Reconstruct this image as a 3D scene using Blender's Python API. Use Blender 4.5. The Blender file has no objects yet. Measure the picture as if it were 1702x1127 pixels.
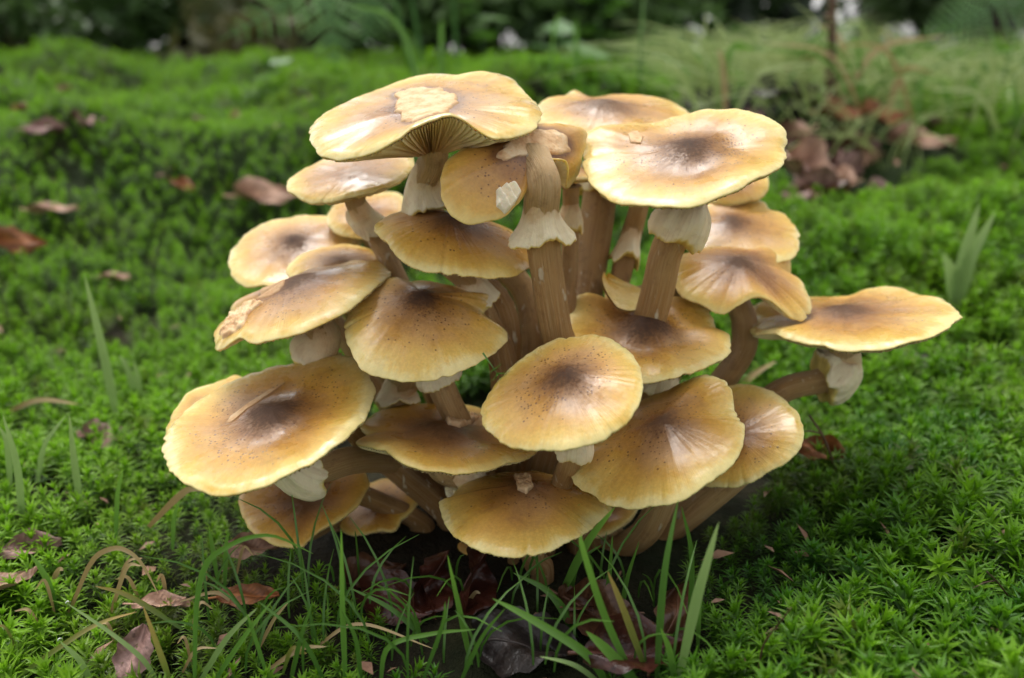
import bpy, math, random
import numpy as np
from mathutils import Vector
random.seed(7); rng = np.random.default_rng(11)

# ------------------------------------------------------------------ camera, sky, sun, exposure
sc = bpy.context.scene
FPX, CX, CY = 1400.0, 851.0, 563.5            # lens in photo pixels (photo is 1702 x 1127)
PITCH, CAMH = math.radians(18.5), 0.20
CAM = np.array([0.0, 0.0, CAMH])
FWD = np.array([0.0, math.cos(PITCH), -math.sin(PITCH)])
RIGHT = np.array([1.0, 0.0, 0.0]); UP = np.cross(RIGHT, FWD)
cd = bpy.data.cameras.new('camera'); cam = bpy.data.objects.new('camera', cd)
sc.collection.objects.link(cam); sc.camera = cam
cam.location = CAM; cam.rotation_euler = (math.pi/2 - PITCH, 0, 0)
cd.sensor_width = 36.0; cd.lens = FPX*36/1702; cd.clip_start = 0.01; cd.clip_end = 500
cd.dof.use_dof = True; cd.dof.focus_distance = 0.312; cd.dof.aperture_fstop = 6.0

SUN_EL, SUN_AZ = math.radians(58), math.radians(-18)      # azimuth from +y (away from camera), negative = left
w = bpy.data.worlds.new('World'); sc.world = w; w.use_nodes = True
wn = w.node_tree.nodes; wl = w.node_tree.links
sky = wn.new('ShaderNodeTexSky'); sky.sky_type = 'NISHITA'; sky.sun_disc = False
sky.sun_elevation = SUN_EL; sky.sun_rotation = SUN_AZ; sky.dust_density = 4.0; sky.air_density = 1.0; sky.ozone_density = 1.0
hs = wn.new('ShaderNodeHueSaturation'); hs.inputs['Saturation'].default_value = 0.15     # overcast white
wl.new(sky.outputs[0], hs.inputs['Color']); wl.new(hs.outputs[0], wn['Background'].inputs[0])
wn['Background'].inputs[1].default_value = 0.15
sl = bpy.data.lights.new('sun', 'SUN'); sun = bpy.data.objects.new('sun', sl); sc.collection.objects.link(sun)
sl.energy = 0.95; sl.angle = math.radians(40); sl.color = (1.0, 0.96, 0.90)
sd = Vector((math.sin(SUN_AZ)*math.cos(SUN_EL), math.cos(SUN_AZ)*math.cos(SUN_EL), math.sin(SUN_EL)))
sun.rotation_euler = sd.to_track_quat('Z', 'Y').to_euler(); sun.location = (0, 0, 5)
vs = sc.view_settings; vs.view_transform = 'Standard'; vs.look = 'None'; vs.gamma = 1; vs.use_curve_mapping = False
vs.exposure = 1.02
sc.cycles.max_bounces = 6; sc.cycles.diffuse_bounces = 3; sc.cycles.glossy_bounces = 2; sc.cycles.transmission_bounces = 4; sc.cycles.transparent_max_bounces = 4

# ------------------------------------------------------------------ helpers
COL = sc.collection
def nrm(v): return v/np.linalg.norm(v)
def ray(x, y):
    d = FWD + RIGHT*(x-CX)/FPX + UP*(CY-y)/FPX
    return d/d[1]
def P(x, y, Y): return CAM + ray(x, y)*Y
def proj(p):
    d = np.asarray(p)-CAM; z = d@FWD
    return CX+FPX*(d@RIGHT)/z, CY-FPX*(d@UP)/z
def hashn(ix, iy, s):
    h = np.sin(ix*127.1+iy*311.7+s*74.7)*43758.5453
    return h-np.floor(h)
def vnoise(x, y, s=0):
    x = np.asarray(x, float); y = np.asarray(y, float)
    ix, iy = np.floor(x), np.floor(y); fx, fy = x-ix, y-iy
    fx = fx*fx*(3-2*fx); fy = fy*fy*(3-2*fy)
    a, b, c, d = hashn(ix, iy, s), hashn(ix+1, iy, s), hashn(ix, iy+1, s), hashn(ix+1, iy+1, s)
    return (a*(1-fx)+b*fx)*(1-fy)+(c*(1-fx)+d*fx)*fy - 0.5
def sstep(a, b, x):
    t = np.clip((np.asarray(x, float)-a)/(b-a), 0, 1); return t*t*(3-2*t)
BASE = np.array([0.012, 0.335])
def gz(x, y):
    x = np.asarray(x, float); y = np.asarray(y, float)
    z = 0.125*sstep(0.40, 1.05, y) + 0.03*sstep(0.9, 2.2, y)
    near = (1-sstep(1.8, 4.0, y))*(1+1.6*sstep(.45, .85, y))
    rb = np.hypot((x-BASE[0])*0.8, y-BASE[1])
    out = sstep(0.05, 0.16, rb)
    z = z + near*out*(0.035*vnoise(x/.22+3.1, y/.22, 1)+0.018*vnoise(x/.085, y/.085, 2)+0.007*vnoise(x/.035, y/.035, 3))
    z = z + 0.022*sstep(0.10, 0.26, x)*(1-sstep(.5, 1, y))
    z = z + 0.05*sstep(1.8, 4.0, y)*vnoise(x/1.7, y/1.7, 5)
    return z
def bare(x, y):
    rb = np.hypot((x-BASE[0])*np.where(x > BASE[0], .95, .62), y-BASE[1])
    return (rb < .075) | ((np.abs(x-.01) < .055) & (y > .235) & (y < .34))
def gtop(x, y): return gz(x, y)+np.where(bare(x, y), .002, .015)      # top of the moss
def ghit(x, y):
    d = ray(x, y); Ys = np.concatenate([np.linspace(.1, 1.5, 700), np.linspace(1.5, 12, 500)])
    pts = CAM+d[None]*Ys[:, None]
    below = pts[:, 2] < gtop(pts[:, 0], pts[:, 1])
    i = int(np.argmax(below)) if below.any() else len(Ys)-1
    return pts[i]

def mesh(name, V, F, mat, parent=None, loc=None, smooth=True, attrs=None):
    V = np.asarray(V, float); loc = np.zeros(3) if loc is None else np.asarray(loc, float)
    m = bpy.data.meshes.new(name); m.from_pydata((V-loc).tolist(), [], [list(map(int, f)) for f in F]); m.update()
    if smooth: m.polygons.foreach_set('use_smooth', [True]*len(m.polygons))
    for k, a in (attrs or {}).items():
        a = np.asarray(a, float)
        if a.ndim == 1:
            at = m.attributes.new(k, 'FLOAT', 'POINT'); at.data.foreach_set('value', a)
        else:
            at = m.attributes.new(k, 'FLOAT_VECTOR', 'POINT'); at.data.foreach_set('vector', a.ravel())
    m.materials.append(mat)
    o = bpy.data.objects.new(name, m); COL.objects.link(o)
    if parent is None: o.location = loc
    else: o.parent = parent            # parent sits at loc, child verts are relative to it
    return o
def empty(name, loc):
    o = bpy.data.objects.new(name, None); COL.objects.link(o); o.location = loc; o.empty_display_size = .01; return o
def tag(o, label, cat, group=None, kind=None):
    if label: o['label'] = label
    if cat: o['category'] = cat
    if group: o['group'] = group
    if kind: o['kind'] = kind
    return o
def gridF(nr, na, closed=True, off=0):
    F = []
    for i in range(nr-1):
        for j in range(na if closed else na-1):
            k = (j+1) % na
            F.append((off+i*na+j, off+i*na+k, off+(i+1)*na+k, off+(i+1)*na+j))
    return F
def catmull(pts, n):
    pts = np.asarray(pts, float); p = np.vstack([2*pts[0]-pts[1], pts, 2*pts[-1]-pts[-2]])
    out = []; m = len(pts)-1
    for u in np.linspace(0, m-1e-9, n):
        i = int(u); t = u-i; a, b, c, d = p[i:i+4]
        out.append(.5*((2*b)+(-a+c)*t+(2*a-5*b+4*c-d)*t*t+(-a+3*b-3*c+d)*t**3))
    return np.array(out)
def pchip(x, y, xq):
    h = np.diff(x); d = np.diff(y)/h; m = np.zeros(len(x))
    for i in range(1, len(x)-1):
        if d[i-1]*d[i] > 0:
            w1, w2 = 2*h[i]+h[i-1], h[i]+2*h[i-1]; m[i] = (w1+w2)/(w1/d[i-1]+w2/d[i])
    k = np.clip(np.searchsorted(x, xq)-1, 0, len(h)-1); t = (xq-x[k])/h[k]
    return (y[k]*(1+2*t)*(1-t)**2+m[k]*h[k]*t*(1-t)**2+y[k+1]*t*t*(3-2*t)+m[k+1]*h[k]*t*t*(t-1))
def frames(path):
    T = np.gradient(path, axis=0); T /= np.linalg.norm(T, axis=1)[:, None]
    a = np.array([1., 0, 0]) if abs(T[0][0]) < .8 else np.array([0, 1., 0])
    N = []; n = nrm(a-(a@T[0])*T[0])
    for t in T:
        n = nrm(n-(n@t)*t); N.append(n)
    N = np.array(N); return T, N, np.cross(T, N)
def tube(path, rad, na=10, cap=True):
    path = np.asarray(path); T, N, B = frames(path); rad = np.broadcast_to(rad, len(path))
    a = np.linspace(0, 2*np.pi, na, endpoint=False)
    V = (path[:, None]+rad[:, None, None]*(np.cos(a)[None, :, None]*N[:, None]+np.sin(a)[None, :, None]*B[:, None])).reshape(-1, 3)
    F = gridF(len(path), na)
    if cap: F += [tuple(range(na))[::-1], tuple(range((len(path)-1)*na, len(path)*na))]
    return V, F

# ------------------------------------------------------------------ materials
class NT:
    def __init__(s, name):
        s.m = bpy.data.materials.new(name); s.m.use_nodes = True; s.t = s.m.node_tree; s.n = s.t.nodes
        s.b = s.n['Principled BSDF']; s.out = s.n['Material Output']
    def new(s, k, **kw):
        n = s.n.new('ShaderNode'+k)
        for a, v in kw.items(): setattr(n, a, v)
        return n
    def put(s, sock, v):
        if hasattr(v, 'is_linked') or isinstance(v, bpy.types.NodeSocket): s.t.links.new(v, sock)
        else: sock.default_value = v
    def attr(s, name, typ='GEOMETRY', out='Fac'): return s.new('Attribute', attribute_name=name, attribute_type=typ).outputs[out]
    def obj(s): return s.new('TexCoord').outputs['Object']
    def math(s, op, a, b=0.0, clamp=False):
        n = s.new('Math', operation=op, use_clamp=clamp); s.put(n.inputs[0], a); s.put(n.inputs[1], b); return n.outputs[0]
    def noise(s, vec, scale, detail=2.0, rough=.5, dist=0.0):
        n = s.new('TexNoise'); s.put(n.inputs['Vector'], vec); n.inputs['Scale'].default_value = scale
        n.inputs['Detail'].default_value = detail; n.inputs['Roughness'].default_value = rough; n.inputs['Distortion'].default_value = dist
        return n.outputs[0]
    def vmul(s, vec, k):
        n = s.new('VectorMath', operation='MULTIPLY'); s.put(n.inputs[0], vec); n.inputs[1].default_value = k; return n.outputs[0]
    def vadd(s, vec, b):
        n = s.new('VectorMath', operation='ADD'); s.put(n.inputs[0], vec); s.put(n.inputs[1], b); return n.outputs[0]
    def ramp(s, f, stops, interp='LINEAR'):
        n = s.new('ValToRGB'); s.put(n.inputs[0], f); e = n.color_ramp.elements; n.color_ramp.interpolation = interp
        while len(e) < len(stops): e.new(.5)
        for el, (p, c) in zip(e, stops):
            el.position = p; el.color = (c, c, c, 1) if isinstance(c, (int, float)) else (*c, 1)
        return n.outputs[0]
    def mix(s, f, a, b, blend='MIX'):
        n = s.new('Mix', data_type='RGBA', blend_type=blend); s.put(n.inputs[0], f)
        s.put(n.inputs[6], (*a, 1) if isinstance(a, tuple) else a); s.put(n.inputs[7], (*b, 1) if isinstance(b, tuple) else b); return n.outputs[2]
    def remap(s, v, a, b, c=0., d=1.):
        n = s.new('MapRange', clamp=True); s.put(n.inputs[0], v)
        for i, k in enumerate((a, b, c, d)): n.inputs[i+1].default_value = k
        return n.outputs[0]
    def bump(s, h, strength, dist):
        n = s.new('Bump'); n.inputs['Strength'].default_value = strength; n.inputs['Distance'].default_value = dist
        s.put(n.inputs['Height'], h); s.t.links.new(n.outputs[0], s.b.inputs['Normal'])
    def set(s, color=None, rough=.5, spec=.5, sss=0, sssr=(1, .5, .2), sscale=.004, coat=0, coatr=.1):
        if color is not None: s.put(s.b.inputs['Base Color'], (*color, 1) if isinstance(color, tuple) else color)
        s.put(s.b.inputs['Roughness'], rough); s.put(s.b.inputs['Specular IOR Level'], spec)
        if sss:
            s.b.inputs['Subsurface Weight'].default_value = sss; s.b.inputs['Subsurface Radius'].default_value = sssr
            s.b.inputs['Subsurface Scale'].default_value = sscale
        s.put(s.b.inputs['Coat Weight'], coat); s.b.inputs['Coat Roughness'].default_value = coatr
        return s.m
    def translucent(s, color, f):
        tr = s.new('BsdfTranslucent'); s.put(tr.inputs[0], color); mx = s.new('MixShader'); mx.inputs[0].default_value = f
        s.t.links.new(s.b.outputs[0], mx.inputs[1]); s.t.links.new(tr.outputs[0], mx.inputs[2]); s.t.links.new(mx.outputs[0], s.out.inputs[0])

def mat_cap():
    k = NT('mushroom_cap_skin'); oc = k.obj(); t = k.attr('t'); d = k.attr('dir', out='Vector')
    seed = k.attr('cap_seed', 'OBJECT'); oc = k.vadd(oc, seed)
    pale = k.attr('cap_pale', 'OBJECT'); dark = k.attr('cap_dark', 'OBJECT'); scal = k.attr('cap_scales', 'OBJECT')
    n1 = k.noise(oc, 48, 3, .55); n3 = k.noise(oc, 700, 3, .6); n2 = k.noise(oc, 130, 4, .6); nr = k.noise(k.vadd(k.vmul(d, (9, 9, 1.2)), seed), 1.6, 3, .6)
    tw = k.math('ADD', t, k.math('ADD', k.math('MULTIPLY', k.math('SUBTRACT', n1, .5), .58), k.math('ADD', k.math('MULTIPLY', k.math('SUBTRACT', n3, .5), .14), k.math('MULTIPLY', k.math('SUBTRACT', nr, .5), .20))))
    tw = k.math('ADD', tw, k.attr('cap_tone', 'OBJECT'))
    c = k.ramp(tw, [(0, (.18, .073, .018)), (.26, (.33, .142, .032)), (.50, (.50, .248, .046)), (.70, (.62, .345, .060)), (.88, (.73, .475, .105)), (1.0, (.84, .65, .26))])
    blot = k.math('MULTIPLY', k.remap(k.noise(oc, 75, 5, .68, .6), .52, .68, 0., .6), k.remap(t, .5, .95, 1., .15)); c = k.mix(blot, c, (.30, .135, .040))
    # greyish-pink bloom where the skin has dried
    bl = k.remap(k.noise(oc, 34, 3, .6), .46, .68); bl = k.math('MULTIPLY', bl, k.remap(t, .55, .95, .75, 0.)); bl = k.math('MULTIPLY', bl, pale)
    c = k.mix(k.math('MULTIPLY', bl, .85), c, (.56, .36, .21))
    # dark umbo
    td = k.math('ADD', t, k.math('ADD', k.math('MULTIPLY', k.math('SUBTRACT', n1, .5), .30), k.math('ADD', k.math('MULTIPLY', k.math('SUBTRACT', n2, .5), .22), k.math('MULTIPLY', k.math('SUBTRACT', n3, .5), .34))))
    um = k.math('MULTIPLY', k.ramp(td, [(0, 1.), (.13, .86), (.30, .34), (.56, 0.)]), dark)
    c = k.mix(um, c, (.058, .030, .018))
    # little dark scales
    vo = k.new('TexVoronoi'); k.put(vo.inputs['Vector'], oc); vo.inputs['Scale'].default_value = 780
    sep0 = k.new('SeparateColor'); k.t.links.new(vo.outputs['Color'], sep0.inputs[0])
    dot = k.remap(k.math('ADD', vo.outputs['Distance'], k.math('MULTIPLY', sep0.outputs[1], .14)), .26, .46, 1., 0.)
    sep = k.new('SeparateColor'); k.t.links.new(vo.outputs['Color'], sep.inputs[0])
    dens = k.math('MULTIPLY', k.math('MULTIPLY', k.remap(t, .20, .80, 1.5, 0.), k.remap(n1, .40, .58, .05, 1.)), scal)
    on = k.math('LESS_THAN', sep.outputs[0], dens); dot = k.math('MULTIPLY', dot, on)
    c = k.mix(k.math('MULTIPLY', dot, .85), c, (.10, .036, .009))
    fine = k.remap(k.noise(oc, 900, 2, .6), .35, .75, .90, 1.08); c = k.mix(1.0, c, fine, 'MULTIPLY')
    # scar rim: dark stain round eaten patches
    sc_ = k.attr('stain'); c = k.mix(k.math('MULTIPLY', sc_, k.remap(n2, .3, .6, .5, 1.)), c, (.16, .065, .020))
    stri = k.noise(k.vmul(d, (60, 60, 1)), 1.5, 2)
    c = k.mix(k.math('MULTIPLY', k.remap(k.math('ADD', t, k.math('MULTIPLY', k.math('SUBTRACT', n1, .5), .30)), .92, 1.03, 0., .7), k.remap(stri, .35, .6, .7, 1.)), c, (.85, .67, .28))
    ro = k.math('MAXIMUM', k.remap(k.noise(oc, 60, 3, .6), .40, .62, .24, .55), k.math('MULTIPLY', um, .75))
    k.bump(k.math('ADD', k.math('MULTIPLY', dot, .25), k.math('ADD', k.math('MULTIPLY', k.noise(oc, 420, 3, .6), .5), k.math('MULTIPLY', k.noise(k.vmul(d, (40, 40, 2)), 1.5, 2), .35))), .35, .0006)
    wet = k.math('MULTIPLY', k.remap(k.math('ADD', k.noise(oc, 38, 2), k.math('MULTIPLY', k.math('SUBTRACT', n3, .5), .25)), .48, .60), k.math('MULTIPLY', k.remap(um, .2, .7, .75, 0.), k.math('ADD', pale, .1, True)))
    return k.set(c, ro, k.remap(um, 0., .7, .5, .18), .22, (1, .55, .18), .005, wet, .16)
def mat_gill():
    k = NT('mushroom_gill'); t = k.attr('t'); n = k.noise(k.obj(), 90, 3)
    c = k.ramp(k.math('ADD', t, k.math('MULTIPLY', k.math('SUBTRACT', n, .5), .3)), [(.15, (.48, .26, .13)), (.45, (.68, .45, .22)), (.75, (.80, .60, .30)), (1., (.86, .72, .38))])
    return k.set(c, .6, .3, .2, (1, .6, .3), .003)
def mat_stem():
    k = NT('mushroom_stem'); s = k.attr('t'); d = k.attr('dir', out='Vector'); oc = k.obj()
    st = k.noise(k.vmul(d, (13, 13, 45)), 1.0, 4, .6); n = k.noise(oc, 60, 3)
    c = k.ramp(k.math('ADD', s, k.math('MULTIPLY', k.math('SUBTRACT', n, .5), .35)), [(0, (.68, .46, .22)), (.3, (.60, .37, .15)), (.62, (.42, .22, .07)), (1., (.18, .085, .025))])
    c = k.mix(k.remap(st, .46, .72, 0., .38), c, (.74, .57, .34)); c = k.mix(k.remap(st, .46, .30, 0., .38), c, (.30, .15, .055)); c = k.mix(k.remap(k.noise(oc, 130, 5, .7), .54, .68, 0., .45), c, (.24, .11, .04))
    fl = k.remap(k.noise(k.vmul(oc, (1, 1, .35)), 260, 2, .5), .66, .72, 0., .8); c = k.mix(fl, c, (.80, .68, .48))
    k.bump(k.math('ADD', k.math('ADD', st, fl), k.noise(k.vmul(d, (30, 30, 90)), 1.0, 3)), .9, .0012)
    return k.set(c, .5, .4, .15, (1, .5, .25), .004)
def mat_ring():
    k = NT('mushroom_ring'); e = k.attr('t'); d = k.attr('dir', out='Vector'); oc = k.obj()
    n = k.noise(oc, 150, 4, .65); st = k.noise(k.vmul(d, (14, 14, 60)), 1.0, 3)
    c = k.ramp(k.math('ADD', e, k.math('MULTIPLY', k.math('SUBTRACT', n, .5), .5)), [(0, (.70, .48, .26)), (.25, (.86, .71, .46)), (.72, (.91, .79, .53)), (.88, (.80, .62, .18)), (1., (.60, .44, .11))])
    c = k.mix(k.remap(st, .5, .75, 0., .22), c, (.52, .36, .2)); c = k.mix(k.remap(k.noise(oc, 110, 5, .7), .54, .70, 0., .35), c, (.52, .32, .15))
    k.bump(k.math('ADD', k.math('MULTIPLY', n, .7), k.math('ADD', k.noise(oc, 70, 3), k.math('MULTIPLY', st, .15))), .8, .002)
    return k.set(c, .65, .3, .2, (1, .7, .4), .004)
def mat_flesh():
    k = NT('torn_flesh'); oc = k.obj(); t = k.attr('t'); n = k.noise(oc, 160, 4, .65); n2 = k.noise(oc, 420, 3)
    tint = k.attr('patch_brown', 'OBJECT')
    c = k.ramp(n, [(.3, (.54, .30, .14)), (.5, (.74, .50, .27)), (.68, (.84, .66, .42))])
    c = k.mix(k.attr('patch_pale', 'OBJECT'), c, (.88, .79, .58)); c = k.mix(tint, c, (.34, .17, .07))
    c = k.mix(k.remap(k.math('ADD', t, k.math('MULTIPLY', k.math('SUBTRACT', n, .5), .25)), .90, 1.0, 0., .6), c, k.mix(k.attr('patch_edge', 'OBJECT'), c, (.22, .09, .03)))
    k.bump(k.math('ADD', n, k.math('MULTIPLY', n2, .6)), .8, .0012)
    return k.set(c, .7, .25, .25, (1, .6, .35), .004)
M_CAP, M_GILL, M_STEM, M_RING, M_FLESH = mat_cap(), mat_gill(), mat_stem(), mat_ring(), mat_flesh()

def mat_moss():
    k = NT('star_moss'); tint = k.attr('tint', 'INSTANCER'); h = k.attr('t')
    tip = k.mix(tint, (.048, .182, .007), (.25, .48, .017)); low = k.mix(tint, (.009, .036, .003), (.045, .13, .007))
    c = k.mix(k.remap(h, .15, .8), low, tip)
    dry = k.attr('dry', 'INSTANCER'); c = k.mix(k.math('MULTIPLY', dry, .7), c, (.15, .13, .03))
    k.set(c, .42, .45); k.translucent(k.mix(.5, c, (.19, .45, .018)), .42); return k.m
def mat_soil():
    k = NT('forest_soil'); oc = k.obj(); n = k.noise(oc, 25, 6, .65); n2 = k.noise(oc, 3.5, 4); n3 = k.noise(oc, 170, 4, .7)
    c = k.ramp(n, [(.3, (.008, .007, .004)), (.5, (.020, .015, .008)), (.7, (.045, .032, .016))])
    c = k.mix(k.remap(n2, .46, .66, .0, .7), c, (.018, .045, .007))
    k.bump(k.math('ADD', n, n3), .9, .006); return k.set(c, .85, .2)
def mat_grass(name, a, b, tr=.3):
    k = NT(name); t = k.attr('t'); n = k.noise(k.obj(), 40, 3)
    c = k.mix(k.math('ADD', t, k.math('MULTIPLY', k.math('SUBTRACT', n, .5), .7), True), a, b)
    k.set(c, .38, .5); k.translucent(c, tr); return k.m
def mat_deadleaf(name, a, b, rough=.55):
    k = NT(name); oc = k.obj(); n = k.noise(oc, 60, 5, .65); n2 = k.noise(oc, 300, 3)
    c = k.mix(k.remap(n, .35, .65), a, b); v = k.attr('vein')
    c = k.mix(k.math('MULTIPLY', v, .5), c, tuple(min(1, x*2.2+.02) for x in b))
    c = k.mix(k.remap(n2, .62, .72, 0., .7), c, tuple(x*.35 for x in a))
    k.bump(k.math('ADD', n, k.math('MULTIPLY', n2, .4)), .7, .002); return k.set(c, rough, .45)
M_MOSS, M_SOIL = mat_moss(), mat_soil()
M_GR = mat_grass('green_grass', (.10, .23, .035), (.20, .40, .055)); M_GR2 = mat_grass('pale_grass', (.20, .32, .09), (.36, .50, .17))
M_GR3 = mat_grass('yellowish_grass', (.28, .38, .10), (.48, .56, .24)); M_GRD = mat_grass('deep_grass', (.06, .15, .022), (.12, .26, .035)); M_GRT = mat_grass('green_to_straw_grass', (.12, .22, .03), (.50, .33, .10))
M_STRAW = mat_grass('dry_straw', (.36, .24, .10), (.58, .43, .21), .15)
M_LEAFS = {'tan': mat_deadleaf('tan_dead_leaf', (.20, .10, .06), (.42, .25, .16)), 'rust': mat_deadleaf('rust_dead_leaf', (.13, .045, .014), (.30, .105, .028)),
           'mauve': mat_deadleaf('mauve_dead_leaf', (.14, .07, .055), (.34, .20, .17)), 'dark': mat_deadleaf('blackened_leaf', (.010, .007, .006), (.030, .020, .016), .36),
           'red': mat_deadleaf('wet_red_leaf', (.025, .007, .004), (.075, .020, .011), .3), 'brown': mat_deadleaf('brown_dead_leaf', (.045, .018, .008), (.11, .045, .019), .4)}

# ------------------------------------------------------------------ ground (one sheet to the horizon)
def build_ground():
    ys = np.concatenate([np.linspace(-3, .1, 16)[:-1], np.linspace(.1, 1.2, 170)[:-1], np.geomspace(1.2, 220, 90)])
    xs1 = np.concatenate([np.linspace(0, 1.0, 120)[:-1], np.geomspace(1.0, 200, 50)]); xs = np.concatenate([-xs1[:0:-1], xs1])
    X, Y = np.meshgrid(xs, ys); V = np.stack([X, Y, gz(X, Y)], -1).reshape(-1, 3)
    o = mesh('ground', V, gridF(len(ys), len(xs), False), M_SOIL); tag(o, 'dark mossy forest soil', None, kind='structure')
build_ground()

# ------------------------------------------------------------------ mushrooms
def surf_profile(t, m):
    R = m['R']; h, um, dp = m['h']*R, m['um']*R, m['dp']*R
    z = h*(1-t**m['hp']) + um*np.exp(-(t/.24)**2) - dp*np.exp(-((t-.45)/.22)**2)
    z = z - um*np.exp(-(1/.24)**2)
    return z - .022*R*np.clip((t-.90)/.10, 0, 1)**2
class Cap: pass
def solve_cap(m):
    c = Cap(); C = P(m['c'][0], m['c'][1], m['Y']); v = nrm(CAM-C); r = nrm(RIGHT-(RIGHT@v)*v); u = UP-(UP@v)*v; u = nrm(u-(u@r)*r)
    q, f = m['q'], math.radians(m['phi'])
    n = q*v+math.sqrt(1-q*q)*(math.cos(f)*u+math.sin(f)*r); e1 = math.cos(f)*r-math.sin(f)*u; e2 = np.cross(n, e1)
    R = m['A']*((C-CAM)@FWD)/FPX; m['R'] = R
    c.C, c.n, c.e1, c.e2, c.R, c.m = C, n, e1, e2, R, m
    # umbo position in the rim plane
    htop = (m['h']+m['um'])*R
    ux, uy = m.get('u', m['c']); d = ray(ux, uy); s = ((C+n*htop-CAM)@n)/(d@n); p = CAM+d*s-C
    a0, b0 = p@e1, p@e2; k = math.hypot(a0, b0)/R
    if k > .38: a0, b0 = a0*.38/k, b0*.38/k
    c.o = np.array([a0, b0])
    th, rho, dz = [], [], []
    for pt in m['out']:
        x, y = pt[:2]; d = ray(x, y); s = np.linspace(m['Y']-1.5*R, m['Y']+1.5*R, 900); p = CAM+d[None]*s[:, None]-C
        a, b, z = p@e1, p@e2, p@n
        back = ((x-m['c'][0])*math.sin(f)-(y-m['c'][1])*math.cos(f)) > 0
        if len(pt) > 2: back = pt[2] == 'b'
        cost = (z/(.16*R))**2+((np.hypot(a, b)-R)/(.22*R))**2
        wrong = np.where((b > 0) == back, 0, np.abs(b)/(.1*R)); i = int(np.argmin(cost+wrong**2))
        aa, bb = a[i]-a0, b[i]-b0; th.append(math.atan2(bb, aa)); rho.append(math.hypot(aa, bb)); dz.append(z[i])
    if not th: th, rho, dz = [0.], [-a0+math.sqrt(R*R-b0*b0)], [0.]
    th, rho, dz = map(np.array, (th, rho, dz))
    # nominal circle where nothing was traced
    o = np.argsort(th); th, rho, dz = th[o], rho[o], dz[o]
    add = []
    for i in range(len(th)):
        g = ((th[(i+1) % len(th)]-th[i]) % (2*np.pi)) if len(th) > 1 else 2*np.pi
        if g > math.radians(48):
            nk = int(g/math.radians(22))
            for j in range(1, nk): add.append(th[i]+g*j/nk)
    for a in add:
        a = (a+np.pi) % (2*np.pi)-np.pi; e = np.array([math.cos(a), math.sin(a)]); bq = e@c.o
        th = np.append(th, a); rho = np.append(rho, -bq+math.sqrt(max(bq*bq-c.o@c.o+R*R, 1e-9))); dz = np.append(dz, 0)
    o = np.argsort(th); th, rho, dz = th[o], rho[o], dz[o]
    keep = [0]
    for i in range(1, len(th)):
        if th[i]-th[keep[-1]] > .02: keep.append(i)
    th, rho, dz = th[keep], rho[keep], dz[keep]
    T3 = np.concatenate([th-2*np.pi, th, th+2*np.pi]); r3 = np.tile(rho, 3); z3 = np.tile(dz, 3)
    grid = np.linspace(-np.pi, np.pi, 720, endpoint=False); g = pchip(T3, r3, grid); z = pchip(T3, z3, grid)
    ker = np.exp(-(np.arange(-12, 13)/4.)**2); ker /= ker.sum()
    sm = lambda q_, it: np.convolve(np.concatenate([q_[-12:], q_, q_[:12]]), ker, 'valid')
    g = sm(g, 1); z = sm(sm(z, 1), 1)
    ph = rng.random(4)*6.28
    g = g*(1+.006*np.sin(grid*9+ph[0])+.005*np.sin(grid*17+ph[1])+.003*np.sin(grid*41+ph[2]))
    cg, sg_ = np.cos(grid), np.sin(grid)
    g = g*(1+.022*vnoise(cg*5+ph[0], sg_*5+ph[1], 3)+.014*vnoise(cg*16+ph[1], sg_*16, 4)+.008*vnoise(cg*45, sg_*45+ph[2], 5)); z = z+.05*R*vnoise(cg*1.6+ph[2], sg_*1.6, 6); zh = .025*R*vnoise(cg*4+ph[2], sg_*4, 6)+.012*R*vnoise(cg*11, sg_*11+ph[3], 7)
    for _ in range(3):
        a_ = rng.uniform(-np.pi, np.pi); wv = rng.uniform(.015, .05); g = g*(1-rng.uniform(.015, .05)*np.exp(-(np.angle(np.exp(1j*(grid-a_)))/wv)**2))
    c.grid, c.g, c.z, c.ph, c.zh = grid, g, z, ph, zh
    return c
def cap_rz(c, th):
    th = (th+np.pi) % (2*np.pi)-np.pi
    x = np.append(c.grid, np.pi)
    return np.interp(th, x, np.append(c.g, c.g[0])), np.interp(th, x, np.append(c.z, c.z[0]))
def cap_height(c, th, t):
    _, z = cap_rz(c, th); R = c.R
    und = .014*R*t*(np.sin(3*th+c.ph[0])*np.sin(5*t+c.ph[1])+.8*np.sin(5*th+c.ph[2]+3*t))*(1-t**4)
    zh = np.interp((th+np.pi) % (2*np.pi)-np.pi, np.append(c.grid, np.pi), np.append(c.zh, c.zh[0]))
    return z*t**m_pw(c)+zh*t**9+surf_profile(t, c.m)+und
def m_pw(c): return c.m.get('zp', 1.8)
def cap_pt(c, th, t, dz=0):
    r, _ = cap_rz(c, th); h = cap_height(c, th, t)+dz
    a = c.o[0]+np.cos(th)*r*t; b = c.o[1]+np.sin(th)*r*t
    return c.C+a[..., None]*c.e1+b[..., None]*c.e2+h[..., None]*c.n
def cap_hit(c, x, y):
    d = ray(x, y); s = np.linspace(c.m['Y']-1.4*c.R, c.m['Y']+1.4*c.R, 1200); p = CAM+d[None]*s[:, None]-c.C
    a, b, z = p@c.e1-c.o[0], p@c.e2-c.o[1], p@c.n; th = np.arctan2(b, a); r, _ = cap_rz(c, th); t = np.hypot(a, b)/r
    hit = (z < cap_height(c, th, np.minimum(t, 1))) & (t < 1)
    i = int(np.argmax(hit)) if hit.any() else int(np.argmin(np.abs(z)+10*np.maximum(t-1, 0)))
    return np.array([a[i], b[i]])
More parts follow.
